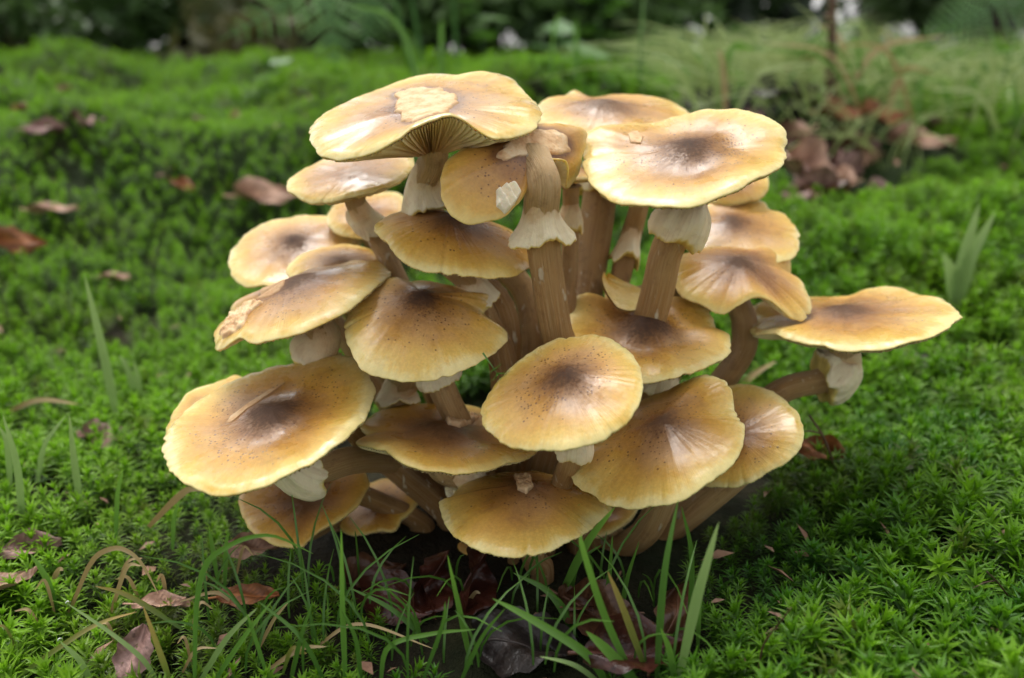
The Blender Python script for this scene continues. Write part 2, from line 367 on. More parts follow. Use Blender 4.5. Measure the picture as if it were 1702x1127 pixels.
def cap_ab(c, a, b, dz):
    th = np.arctan2(b, a); r, _ = cap_rz(c, th); t = np.minimum(np.hypot(a, b)/r, 1.)
    h = cap_height(c, th, t)+dz
    return c.C+(a+c.o[0])[..., None]*c.e1+(b+c.o[1])[..., None]*c.e2+h[..., None]*c.n

def poly_r(pg, th):
    d = np.array([math.cos(th), math.sin(th)]); best = 0.
    for i in range(len(pg)):
        p, q = pg[i], pg[(i+1) % len(pg)]; e = q-p; den = d[0]*e[1]-d[1]*e[0]
        if abs(den) < 1e-12: continue
        s_ = (p[0]*e[1]-p[1]*e[0])/den; u_ = (p[0]*d[1]-p[1]*d[0])/den
        if s_ > 0 and -1e-6 <= u_ <= 1+1e-6: best = max(best, s_)
    return max(best, 3e-4)
def make_mushroom(m):
    for k, v in dict(h=.22, um=.05, dp=0., hp=2., dark=.85, pale=.8, scales=.7, r=(26, 30), patches=[], stem=[], ring=None, phi=0, fun=.08).items(): m.setdefault(k, v)
    c = solve_cap(m); R = c.R; px = ((c.C-CAM)@FWD)/FPX
    # ---- stem path
    pc = cap_pt(c, np.array(0.), np.array(0.02)); thc = max(.0045, .11*R)
    tr_ = min(.6, 1.25*m['r'][0]*px/R); drop = max(0., float(surf_profile(np.array(0.02), m)-surf_profile(np.array(tr_), m)))
    top = pc-c.n*(drop*m.get('sd', 1.)+thc*1.15+.0012)
    if 'base' in m: b2 = np.array(m['base'])
    else: b2 = BASE+.42*(c.C[:2]-BASE)
    base = np.array([b2[0], b2[1], float(gz(b2[0], b2[1]))-.006])
    pts = [top, top-c.n*R*.28]
    for wp in m['stem']: pts.append(P(*wp))
    pts.append(base+np.array([0, 0, .012])); pts.append(base)
    if m.get('nolean'): pts.pop(1)
    path = catmull(pts, 48)
    root = tag(empty('mushroom', base), m['label'], 'mushroom', 'honey-coloured mushrooms of the clump')
    # ---- stain field round patches, in cap plane coordinates
    polys = []
    for pa in m['patches']:
        pg = np.array([cap_hit(c, x, y) for x, y in pa['p']]); polys.append((pg.mean(0), pg, pa))
    # ---- cap
    nt, na = 46, 260
    ts = np.concatenate([[0.004], np.linspace(.03, .90, 34), np.linspace(.915, 1, 11)]); th = np.linspace(-np.pi, np.pi, na, endpoint=False)
    T, A = np.meshgrid(ts, th, indexing='ij')
    fun = m['fun']*R; thick = lambda t: .0011+(thc-.0011)*(1-t)**1.1+fun*np.clip(1-t, 0, 1)**1.7
    rr, _ = cap_rz(c, A)
    rows = [cap_pt(c, A, T)]; tv = [T]; av = [A]
    lip = [(1.003, -.22), (1.005, -.5), (1.001, -.85), (.988, -1.0)]
    for k_, dz in lip:
        tt = np.full((1, na), 1.); a1 = A[:1]; r1, _ = cap_rz(c, a1)
        p = cap_pt(c, a1, tt, np.full((1, na), dz*.0008)); rad = np.cos(a1)[..., None]*c.e1+np.sin(a1)[..., None]*c.e2
        rows.append(p+rad*(r1*(k_-1))[..., None]); tv.append(tt); av.append(a1)
    for t in (.93, .8, .6, .4, .2, .06):
        tt = np.full((1, na), t); rows.append(cap_pt(c, A[:1], tt, -np.broadcast_to(thick(tt), tt.shape))); tv.append(tt*.0+.97); av.append(A[:1])
    V = np.concatenate(rows, 0); nr = V.shape[0]; V = V.reshape(-1, 3); tv = np.concatenate(tv, 0).ravel(); av = np.concatenate(av, 0).ravel()
    F = gridF(nr, na); F += [tuple(range(na))[::-1]]
    dirv = np.stack([np.cos(av), np.sin(av), tv], -1)
    stain = np.zeros(len(V))
    for ctr, pg, pa in polys:
        q_ = V-c.C; ab = np.stack([q_@c.e1-c.o[0], q_@c.e2-c.o[1]], -1)-ctr
        rad = np.linalg.norm(pg-ctr, axis=1); ang = np.arctan2(*(pg-ctr).T[::-1]); oo = np.argsort(ang)
        rq = np.interp(np.arctan2(ab[:, 1], ab[:, 0]), ang[oo], rad[oo], period=2*np.pi)
        s_ = np.hypot(ab[:, 0], ab[:, 1])-rq; stain = np.maximum(stain, pa.get('stain', .6)*np.clip(1-s_/(.0035), 0, 1)*(tv < .9))
    cap = mesh('cap', V, F[::-1] if False else F, M_CAP, root, base, attrs=dict(t=tv, dir=dirv, stain=stain))
    cap['cap_seed'] = random.random()*7; cap['cap_tone'] = float(m.get('tone', 0.)); cap['cap_pale'] = float(m['pale']); cap['cap_dark'] = float(m['dark']); cap['cap_scales'] = float(m['scales'])
    # ---- gills
    ng = int(np.clip(2*np.pi*R/.0017, 50, 200)); na2 = ng*2; th2 = np.linspace(-np.pi, np.pi, na2, endpoint=False)
    tg = np.array([.99, .965, .9, .78, .6, .42, .26, .14]); dep = np.array([.0007, .0015, .0024, .0033, .0038, .0036, .003, .0012])*min(1.15, R/.036)
    jit = rng.random(na2)*.35+.75; jit[::2] = 0
    TG, AG = np.meshgrid(tg, th2, indexing='ij')
    GV = cap_pt(c, AG, TG, -(np.where(TG > .95, .0010, thick(TG)+.0002))-dep[:, None]*jit[None, :])
    g = mesh('gills', GV.reshape(-1, 3), gridF(len(tg), na2), M_GILL, cap, base, smooth=False, attrs=dict(t=TG.ravel()))
    # ---- stem
    rt, rb = m['r'][0]*px, m['r'][1]*px; s = np.linspace(0, 1, 48)
    rad = (rt+(rb-rt)*s+rt*(.25+1.2*m['fun'])*np.exp(-(s/.07)**2))*(1-.55*np.exp(-(s/.012)**2))
    Tn, Nn, Bn = frames(path); ns = 30; a = np.linspace(0, 2*np.pi, ns, endpoint=False); ph = rng.random(6)*6.28
    wob = 1+.05*np.sin(2*a[None]+ph[0]+s[:, None]*2)+.035*np.sin(5*a[None]+ph[1]+s[:, None]*3)+.02*np.sin(11*a[None]+ph[2]+2*s[:, None])+.03*np.sin(s[:, None]*14+ph[3])
    SV = path[:, None]+(rad[:, None]*wob)[..., None]*(np.cos(a)[None, :, None]*Nn[:, None]+np.sin(a)[None, :, None]*Bn[:, None])
    S2, A2 = np.meshgrid(s, a, indexing='ij'); L = np.linalg.norm(np.diff(path, axis=0), axis=1).sum()
    st = mesh('stem', SV.reshape(-1, 3), gridF(48, ns), M_STEM, root, base, attrs=dict(t=S2.ravel(), dir=np.stack([np.cos(A2), np.sin(A2), S2*L], -1).reshape(-1, 3)))
    # ---- ring
    if m['ring']:
        rg = m['ring']; pr = np.array([proj(p) for p in path]); i = int(np.argmin(np.hypot(pr[:, 0]-rg['at'][0], pr[:, 1]-rg['at'][1]))); i = max(2, min(44, i))
        arc = np.concatenate([[0], np.cumsum(np.linalg.norm(np.diff(path, axis=0), axis=1))]); r0 = rad[i]; wd = rg.get('w', 1.7); Lr = rg.get('L', .013); tl = nrm(Tn[i]); nn_, bb_ = Nn[i], Bn[i]
        if rg.get('cup'): prof = [(.10, .98, 0), (.0, 1.15, .2), (-.30, wd*.8, .35), (-.62, wd, .7), (-.66, wd*1.04, .95), (-.56, wd*.97, .8), (-.2, wd*.72, .3), (.2, 1.0, .2)]
        else: prof = [(-.95, .97, 0), (-.78, 1.12, .1), (-.52, 1+(wd-1)*.62, .3), (-.18, 1+(wd-1)*.93, .42), (.06, wd, .55), (.22, 1+(wd-1)*.9, .78), (.30, 1+(wd-1)*.66, .95), (.30, .97, 1.)]
        if rg.get('bell'): prof = [(-1.05, .97, 0), (-.72, 1.06, .1), (-.40, 1+(wd-1)*.24, .25), (-.12, 1+(wd-1)*.58, .4), (.10, 1+(wd-1)*.94, .6), (.20, wd, .82), (.26, 1+(wd-1)*.86, .95), (.18, 1+(wd-1)*.5, 1.), (.12, .97, 1.)]
        # finer rows
        pf = catmull(np.array(prof), 26); na3 = 72; a = np.linspace(0, 2*np.pi, na3, endpoint=False); ph = rng.random(8)*6.28
        tilt = rg.get('tilt', 0.); tdir = rg.get('td', 0.)
        VV, tt, dd = [], [], []
        for (al, rf, e) in pf:
            k = np.clip((rf-1)/(wd-1+1e-6), 0, 1)
            rag = 1+k*(.10*np.sin(2*a+ph[0])+.06*np.sin(3*a+ph[1])+.03*np.sin(5*a+ph[2])+.016*np.sin(11*a+ph[3])+.008*np.sin(27*a+ph[4]))
            alz = al*Lr+k*Lr*(.13*np.sin(2*a+ph[5])+.05*np.sin(5*a+ph[6])+tilt*np.cos(a-tdir)+.22*vnoise(np.cos(a)*3+ph[7], np.sin(a)*3, 8)+.10*vnoise(np.cos(a)*9+ph[6], np.sin(a)*9, 9)+.08*vnoise(np.cos(a)*24, np.sin(a)*24, 10))
            rag = rag+k*.16*vnoise(np.cos(a)*2.2+al*1.6+ph[0], np.sin(a)*2.2+ph[1], 6)+k*.06*vnoise(np.cos(a)*7+al*5, np.sin(a)*7+ph[2], 7)
            ctr_ = np.array([np.interp(arc[i]+al*Lr, arc, path[:, q]) for q in range(3)]); fN = nrm(np.array([np.interp(arc[i]+al*Lr, arc, Nn[:, q]) for q in range(3)])); fB = nrm(np.array([np.interp(arc[i]+al*Lr, arc, Bn[:, q]) for q in range(3)])); rl = float(np.interp(arc[i]+al*Lr, arc, rad)) if rf < 1.1 else r0
            p = ctr_[None]+tl[None]*(alz-al*Lr)[:, None]+(rl*rf*rag)[:, None]*(np.cos(a)[:, None]*fN+np.sin(a)[:, None]*fB)
            VV.append(p); tt.append(np.full(na3, e)); dd.append(np.stack([np.cos(a), np.sin(a), np.full(na3, al*Lr)], -1))
        mesh('ring', np.concatenate(VV), gridF(len(pf), na3), M_RING, st, base, attrs=dict(t=np.concatenate(tt), dir=np.concatenate(dd)))
    # ---- eaten or torn patches lying on the cap
    for ctr, pg, pa in polys:
        rad = np.linalg.norm(pg-ctr, axis=1); ang = np.arctan2(*(pg-ctr).T[::-1]); oo = np.argsort(ang)
        na4, nr4 = 150, 18; a = np.linspace(-np.pi, np.pi, na4, endpoint=False)
        rq = np.array([poly_r(pg-ctr, q_) for q_ in a]); qx, qy = ctr[0]+np.cos(a)*rq, ctr[1]+np.sin(a)*rq; rq = rq*(1+.22*vnoise(qx/.0040, qy/.0040, 8)+.08*vnoise(qx/.0014, qy/.0014, 9))
        tt = np.linspace(.02, 1, nr4); TT, AA = np.meshgrid(tt, a, indexing='ij'); X = ctr[0]+np.cos(AA)*rq*TT; Y = ctr[1]+np.sin(AA)*rq*TT
        hh = pa.get('h', .0007); nz = vnoise(X/.0022, Y/.0022, 3)+.6*vnoise(X/.0009, Y/.0009, 4)
        edge = 1-np.clip((TT-.86)/.14, 0, 1)**2
        dz = hh*edge*(.55+pa.get('rough', .7)*nz)-.0006*(1-edge)+.0004
        if pa.get('ribs'): dz = dz+hh*.30*np.sin((X*.5+Y)*pa['ribs']*260)*edge
        pv = cap_ab(c, X, Y, dz).reshape(-1, 3)
        pm = mesh(pa.get('name', 'scar'), pv, gridF(nr4, na4)+[tuple(range(na4))[::-1]], M_FLESH, cap, base, attrs=dict(t=TT.ravel()))
        pm['patch_pale'] = float(pa.get('white', 0.)); pm['patch_edge'] = float(pa.get('edge', 1.)); pm['patch_brown'] = float(pa.get('brown', 0.)); pm['label'] = pa.get('label', 'pale eaten patch of bare flesh')
    for fl in m.get('flaps', []):
        rows = []
        for (l, r_) in fl:
            a_, b_ = P(*l), P(*r_); u_ = np.linspace(0, 1, 9)[:, None]; mid = nrm(c.n+.6*(CAM-a_)/np.linalg.norm(CAM-a_))
            rows.append(a_+(b_-a_)*u_+mid*(np.sin(u_*np.pi)*-.0028))
        rw = np.stack([catmull(np.array([r_[j] for r_ in rows]), 16) for j in range(9)], 1); nn = nrm(np.cross(rw[8, 8]-rw[8, 0], rw[12, 4]-rw[2, 4]))
        V2 = np.concatenate([rw, rw[::-1]+nn*.0012], 0).reshape(-1, 3); tq = np.repeat(np.concatenate([np.linspace(.5, .94, 16), np.linspace(.98, .97, 16)]), 9)
        o2 = mesh('flap', V2, gridF(32, 9, False), M_CAP, cap, base, attrs=dict(t=tq, dir=np.stack([tq*0, tq*0, tq], -1), stain=tq*0)); o2['cap_seed'] = 1.; o2['cap_tone'] = 0.; o2['cap_pale'] = .5; o2['cap_dark'] = 0.; o2['cap_scales'] = 0.; o2['label'] = 'upturned torn flap of the rim'
    return root

MUSH = [
 dict(label='broad tan mushroom at the top of the clump with a large round pale scar', c=(705, 188), A=192, q=.30, phi=-7, Y=.345, h=.10, um=.0, dark=.25, scales=.35, pale=1., u=(705, 180), r=(24, 26), fun=.30,
  out=[(515,215),(536,186),(576,168),(619,151),(662,134),(702,123),(757,121),(795,115),(835,118),(864,138),(888,162),(896,176),(891,202),(853,218),(824,227,'f'),(803,218,'f'),(771,194,'f'),(750,186,'f'),(723,192,'f'),(691,207,'f'),(662,226,'f'),(619,244),(576,256),(550,256),(527,247),(518,234)],
  stem=[(706,322,.350),(760,440,.355),(842,540,.350)], ring=dict(at=(704,322), w=1.95, L=.015, bell=1),
  patches=[dict(p=[(655,155),(690,147),(730,147),(757,156),(760,172),(745,185),(715,193),(690,203),(668,198),(652,185),(660,170)], stain=.9)]),
 dict(label='greyish tan mushroom tucked under the broad scarred one, slim stem with flared ring', c=(583, 291), A=108, q=.38, phi=-8, Y=.375, h=.14, dark=.1, pale=1., scales=.2, r=(17, 17),
  out=[(476,309),(490,290),(520,272),(550,258),(600,249),(650,248),(684,254),(689,268),(680,285),(655,303),(620,315),(590,322),(550,331),(515,331),(490,322)],
  stem=[(622,385,.378),(655,450,.375),(700,560,.36)], ring=dict(at=(616,362), w=1.7, L=.013, bell=1, tilt=.5)),
 dict(label='small blurred mushroom behind the slim stem of the greyish tan one', c=(608, 357), A=67, q=.5, phi=-5, Y=.415, dark=.2, pale=.6,
  out=[(543,365),(550,345),(575,328),(620,320),(660,318),(675,332),(668,362),(640,385),(600,393),(565,387)], r=(14, 16)),
 dict(label='wavy-rimmed mushroom with dark centre and fine brown scales above a fat pale ring', c=(1140, 262), A=172, q=.45, phi=-5, Y=.33, h=.05, um=.05, dp=.03, u=(1147, 238), dark=.95, scales=1., pale=.3, r=(29, 27),
  out=[(968,222),(986,210),(1027,203),(1091,201),(1132,191),(1174,180),(1226,179),(1272,188),(1302,206),(1311,220),(1305,240),(1302,263),(1279,282),(1234,304),(1189,327),(1132,342),(1076,336),(1020,329),(993,312),(973,289),(971,259)],
  stem=[(1130,372,.337),(1108,420,.34),(1092,490,.343),(1060,600,.345)], ring=dict(at=(1132,378), w=1.9, L=.015),
  patches=[dict(p=[(1043,222),(1060,218),(1070,228),(1066,240),(1048,238)], stain=.0, h=.0004, rough=.3, label='small pale nibbled spot')]),
 dict(label='drooping split mushroom with pale torn crown and its stem showing in front', c=(848, 288), A=116, q=.60, phi=32, Y=.325, h=.36, um=.0, hp=2.2, u=(893, 240), dark=.25, scales=.6, pale=.4, r=(28, 28), zp=2.4, fun=.10, sd=.8, nolean=1, tone=-0.2,
  out=[(734,297),(741,270),(768,244),(801,229),(843,214),(892,206),(941,205),(974,214),(978,229),(971,257),(941,262,'f'),(912,266,'f'),(888,276,'f'),(872,296,'f'),(865,325),(858,342),(843,357),(809,364),(781,371),(756,361),(741,338),(735,319)],
  stem=[(901,300,.318),(899,350,.321),(904,420,.325),(922,540,.33),(938,640,.335)], ring=dict(at=(893,385), w=1.85, L=.0125, bell=1),
  patches=[dict(p=[(820,258),(845,232),(880,216),(920,216),(945,232),(950,250),(925,258),(895,256),(860,262),(835,270)], stain=.95),
           dict(p=[(822,316),(840,308),(858,308),(864,324),(855,342),(838,356),(824,345)], h=.0028, ribs=7, white=.85, stain=0, rough=.15, edge=0., name='curled_edge', label='white ribbed edge curled outward')]),
 dict(label='conical brown mushroom with sharp fringed rim below the scarred top one', c=(762, 402), A=142, q=.34, phi=12, Y=.345, h=.30, um=.06, dark=.8, scales=.5, pale=.3, u=(748, 358), tone=-0.1, r=(22, 24),
  out=[(624,373),(643,397),(665,422),(697,443),(726,449),(745,453),(757,448),(768,453),(784,453),(815,457),(847,453),(880,441),(900,430)],
  stem=[(782,470,.348),(808,530,.346),(838,620,.338)], ring=dict(at=(797,492), w=1.8, L=.012, bell=1)),
 dict(label='flat round mushroom with dark grey eye at the left back of the clump', c=(490, 415), A=113, q=.52, phi=-12, Y=.40, h=.08, um=.05, u=(488, 398), dark=1., scales=.2, pale=.7, r=(16, 18),
  out=[(379,440),(385,415),(405,390),(440,368),(490,357),(530,355),(560,360),(585,372),(600,395),(585,420),(440,472),(410,473),(390,460)]),
 dict(label='plain tan mushroom wedged behind the torn-sided one', c=(562, 440), A=84, q=.42, phi=-2, Y=.372, dark=.2, pale=1., scales=.2, r=(16, 18), out=[(480,436),(495,424),(522,413),(571,405),(614,411),(639,430)]),
 dict(label='tilted mushroom with torn left side and smooth brown bare patch', c=(502, 506), A=153, q=.31, phi=-22, Y=.335, h=.20, um=.06, u=(485, 462), dark=.9, scales=.9, pale=.9, r=(27, 26), tone=-0.06,
  out=[(644,447),(635,436),(596,429),(550,434),(383,504),(357,540),(357,561),(362,577),(378,568),(392,545),(400,556),(415,564),(447,559),(490,550),(529,534),(564,518),(600,493),(628,468)],
  stem=[(540,560,.338),(528,600,.34),(600,720,.335)], ring=dict(at=(527,588), w=1.8, L=.013, bell=1, tilt=.3),
  patches=[dict(p=[(410,500),(440,500),(425,512),(412,524),(402,545),(385,556),(370,564),(364,556),(378,532),(392,512)], h=.0012, rough=1.6, edge=.15, stain=.2, label='ragged torn white flesh'),
           dict(p=[(432,486),(455,465),(472,458),(474,468),(464,484),(445,497),(425,500)], brown=.6, h=.0002, rough=.2, stain=.5, label='smooth brown bare patch')]),
 dict(label='glossy domed mushroom with blackish crown and small torn flap', c=(708, 546), A=137, q=.62, phi=6, Y=.318, h=.25, um=.06, u=(700, 488), dark=1., scales=.45, pale=.9, r=(24, 27),
  out=[(574,544),(579,518),(595,492),(621,473),(646,460),(796,488),(822,488),(829,497),(808,505),(804,514),(816,528),(843,547),(843,560),(825,580),(796,601),(752,619),(704,630),(665,629),(624,620),(595,598),(579,570)],
  stem=[(738,650,.325),(762,700,.327),(800,790,.33)], ring=dict(at=(728,634), w=1.5, L=.008)),
 dict(label='split mushroom with an upturned pointed flap and folded right side', c=(1075, 556), A=141, q=.52, phi=6, Y=.335, h=.04, um=.12, dp=.05, u=(1078, 525), dark=1., scales=1., pale=.2, r=(26, 27),
  out=[(936,557),(941,538),(949,510),(954,492),(970,484),(992,487),(1008,495),(1004,470),(1006,455),(1020,462),(1033,469),(1065,481),(1097,491),(1138,489),(1166,500),(1184,522),(1190,541),(1214,552),(1215,567),(1213,584),(1195,598),(1157,614),(1112,624),(1068,633)],
  stem=[(1090,650,.34)], ring=dict(at=(1090,640), w=1.5, L=.008),
  flaps=[[((1024,514,.343),(1072,512,.345)),((1009,493,.351),(1080,493,.356)),((1001,475,.356),(1060,481,.360)),((1000,461,.360),(1032,469,.362)),((1004,454,.362),(1009,456,.362))]]),
 dict(label='flat brown mushroom with pale rim lifted at the left and a fluffy pink-white tuft', c=(745, 728), A=153, q=.34, phi=3, Y=.312, h=.12, um=.05, dp=.03, u=(735, 705), dark=.7, scales=.4, pale=.15, r=(24, 24), tone=-0.16,
  out=[(591,730),(598,705),(626,682),(672,670),(731,671),(791,674),(892,747),(855,760),(809,776),(740,782),(694,774),(662,758),(640,742),(614,724,'f')],
  stem=[(780,800,.315),(770,850,.32)], ring=dict(at=(780,808), w=1.6, L=.013, bell=1),
  patches=[dict(p=[(734,688),(760,688),(788,688),(796,694),(784,703),(765,712),(744,707),(740,697)], h=.0022, brown=.1, stain=.5, name='tuft', label='fluffy pinkish white tuft')]),
 dict(label='largest tilted mushroom, mottled tan with a long pale crack, low at the left', c=(447, 703), A=190, q=.50, phi=-17, Y=.29, h=.03, um=.06, dp=.02, u=(450, 680), dark=.95, scales=1., pale=1., r=(23, 29),
  out=[(268,742),(273,722),(294,691),(327,661),(351,646),(385,629),(439,612),(486,602),(520,597),(567,589),(594,597),(614,621),(621,644),(614,671),(594,701),(563,732),(520,762),(466,789),(418,808),(378,816),(327,808),(297,792),(275,762)],
  stem=[(508,783,.297),(585,765,.312),(660,768,.336),(730,800,.350)], base=(-.022, .362), ring=dict(at=(508,788), w=1.75, L=.016),
  patches=[dict(p=[(374,704),(378,696),(400,681),(425,663),(450,647),(474,636),(452,651),(427,670),(402,688),(383,704)], h=.0001, brown=.45, stain=.35, rough=.3, name='crack', label='long pale crack in the skin')]),
 dict(label='brown-edged mushroom mostly hidden behind the largest tilted one', c=(365, 692), A=86, q=.5, phi=-15, Y=.325, dark=.2, pale=.3, out=[(280,701),(294,675),(324,645),(351,636),(390,622)], r=(16, 20)),
 dict(label='smooth oval honey mushroom with purplish brown eye in the middle of the clump', c=(932, 650), A=140, q=.62, phi=-20, Y=.278, h=.15, um=.09, u=(938, 618), dark=.95, scales=.75, pale=.75, r=(20, 22),
  out=[(799,681),(808,659),(827,633),(858,602),(890,579),(928,562),(969,555),(1004,557),(1036,573),(1058,598),(1065,630),(1061,668),(1036,703),(992,732),(947,744),(890,744),(839,735),(814,719),(801,700)],
  stem=[(952,755,.288),(935,800,.30)], ring=dict(at=(955,738), w=1.8, L=.010)),
 dict(label='wide golden mushroom with notched upper right rim beside the oval one', c=(1090, 733), A=151, q=.63, phi=-25, Y=.288, h=.16, um=.06, u=(1100, 695), dark=.85, scales=.4, pale=.7, r=(22, 26),
  out=[(944,781),(956,758),(983,736),(1050,672),(1107,648),(1144,630),(1176,621),(1203,632),(1217,655),(1218,677),(1235,705),(1233,733),(1217,765),(1180,797),(1130,827),(1075,839),(1015,836),(974,815),(951,797)],
  stem=[(1075,880,.305),(1000,915,.32)]),
 dict(label='plain golden mushroom half covered by the notched one, on a long slanting stem', c=(1224, 724), A=113, q=.70, phi=-25, Y=.318, h=.14, um=.03, dark=.1, scales=.45, pale=.6, r=(25, 29),
  out=[(1180,648),(1210,639),(1249,639),(1290,653),(1318,678),(1334,710),(1327,742),(1304,765),(1272,783),(1240,801),(1208,808),(1180,806)],
  stem=[(1165,835,.322),(1100,885,.328),(1020,925,.33)], base=(.035, .335)),
 dict(label='lowest front mushroom with a fluffy white tuft near its crown', c=(873, 853), A=145, q=.52, phi=2, Y=.287, h=.22, um=.03, u=(872, 806), dark=.4, scales=.35, pale=.3, r=(21, 19),
  out=[(730,831),(745,830),(1018,841),(992,866),(947,893),(901,914),(855,920),(809,914),(772,898),(745,875),(736,852)],
  stem=[(890,935,.293)], base=(.012, .292),
  patches=[dict(p=[(855,792),(870,790),(884,793),(884,803),(889,811),(874,822),(861,814),(857,802)], h=.0018, brown=.15, stain=.4, name='tuft', label='fluffy white tuft')]),
 dict(label='dusky olive-brown mushroom in the shade under the largest one, folded right edge', c=(503, 838), A=108, q=.66, phi=-15, Y=.312, h=.14, um=.02, base=(-.078, .335), dark=.4, scales=.5, pale=.1, r=(18, 20), tone=-0.22,
  out=[(398,843),(400,816),(430,780),(560,760),(614,803),(607,816),(594,836),(570,857),(536,877),(512,895),(501,908),(479,907),(445,897),(422,884),(405,863)]),
 dict(label='small shaded mushroom tucked right of the dusky olive-brown one', c=(630, 840), A=72, q=.62, phi=-20, Y=.335, h=.15, base=(-.055, .352), dark=.2, pale=.1, scales=.4, r=(15, 18), tone=-0.16,
  out=[(631,796),(654,794),(685,803),(697,820),(691,840),(668,860),(631,880),(604,885),(574,884)]),
 dict(label='wide low mushroom at the back between the scarred top one and the scaly one', c=(1020, 190), A=134, q=.28, phi=2, Y=.41, h=.12, um=.10, u=(1000, 166), dark=.7, scales=.2, pale=.7, r=(26, 29),
  out=[(888,180),(910,161),(940,156),(952,147),(978,160),(1061,156),(1106,161),(1132,172),(1151,190)],
  stem=[(996,330,.40),(975,470,.385),(960,600,.365)], ring=dict(at=(1000,300), w=1.6, L=.014)),
 dict(label='small tan mushroom peeping out under the right end of the scaly one', c=(1222, 306), A=55, q=.55, phi=-10, Y=.43, dark=.1, pale=.9, scales=.1, r=(12, 15), out=[(1272,287),(1277,306),(1263,328)]),
 dict(label='wavy blurred tan mushroom at the right back of the clump', c=(1236, 382), A=98, q=.52, phi=8, Y=.40, h=.06, um=.06, u=(1215, 362), dark=.8, scales=.2, pale=.9, r=(16, 18),
  out=[(1143,410),(1162,370),(1192,330),(1244,326),(1274,336),(1279,347),(1304,354),(1322,373),(1330,399),(1318,425)]),
 dict(label='crumpled brown mushroom with ragged notch and curled right lobe', c=(1230, 466), A=110, q=.50, phi=18, Y=.365, h=.26, um=.04, u=(1228, 430), dark=.8, scales=.3, pale=.3, r=(22, 21), tone=-0.12,
  out=[(1125,477),(1128,445),(1154,418),(1203,408),(1255,412),(1292,408),(1311,421),(1317,440),(1316,458),(1333,463),(1341,485),(1347,518),(1333,532),(1315,526),(1292,505),(1260,490,'f'),(1229,504),(1199,518),(1173,507),(1136,489)],
  stem=[(1238,540,.368),(1212,620,.362)]),
 dict(label='broad flat mushroom leaning out to the right on a slanting stem with skirt-like ring', c=(1420, 526), A=169, q=.28, phi=-3, Y=.352, h=.06, um=.06, u=(1395, 510), dark=.7, scales=.3, pale=.4, r=(24, 22),
  out=[(1250,522),(1255,502),(1289,494),(1348,493),(1412,492),(1438,478),(1475,472),(1512,477),(1531,487),(1561,489),(1583,500),(1589,511),(1579,533),(1542,554),(1490,571),(1438,579),(1400,578),(1341,567),(1289,548),(1259,533)],
  stem=[(1405,592,.352),(1372,630,.352),(1290,656,.350),(1180,760,.345)], ring=dict(at=(1380,622), w=1.95, L=.015, tilt=.2)),
 dict(label='little yellowish mushroom squeezed under the notched golden one', c=(1005, 858), A=58, q=.42, phi=-25, Y=.325, dark=.2, pale=.2, scales=.2, r=(12, 14), out=[]),
 dict(label='pale-ringed mushroom hidden beneath the glossy domed one', c=(680, 590), A=58, q=.35, phi=0, Y=.350, dark=.3, r=(23, 26), out=[], stem=[(664,650,.350),(675,720,.345)], ring=dict(at=(664,655), w=1.6, L=.013, bell=1)),
 dict(label='shrivelled dark-stemmed mushroom beneath the scaly one', c=(1060, 318), A=62, q=.2, phi=0, Y=.392, dark=.3, r=(15, 18), out=[], stem=[(1052,380,.390),(1034,450,.383),(1010,560,.37)], ring=dict(at=(1042,428), w=1.75, L=.013, bell=1)),
 dict(label='slender mushroom behind the drooping split one with curled pale ring', c=(948, 288), A=46, q=.22, phi=0, Y=.372, dark=.2, r=(13, 15), out=[], stem=[(948,380,.368),(944,470,.362),(940,560,.352)], ring=dict(at=(948,378), w=1.6, L=.010)),
 dict(label='dark-stemmed mushroom hidden behind the conical brown one', c=(815, 392), A=50, q=.2, phi=6, Y=.378, dark=.3, r=(21, 24), out=[], stem=[(868,480,.372),(886,560,.362),(880,660,.355)]),
 dict(label='thick brown-stemmed mushroom hidden behind the upturned flap', c=(1120, 452), A=46, q=.25, phi=0, Y=.385, dark=.3, tone=-.2, r=(20, 24), out=[], stem=[(1010,520,.372),(990,600,.362)]),
 dict(label='pale olive button mushroom on the dark soil below the clump', c=(853, 972), A=34, q=.55, phi=10, Y=.303, h=.4, dark=.1, pale=.6, scales=.3, r=(9, 11), out=[], base=(.001, .307)),
 dict(label='brown bun-shaped young mushroom beneath the lowest front one', c=(788, 912), A=40, q=.45, phi=-5, Y=.318, h=.45, dark=.3, pale=.1, scales=.6, r=(12, 14), out=[], base=(-.012, .325)),
]
for m in MUSH: make_mushroom(m)

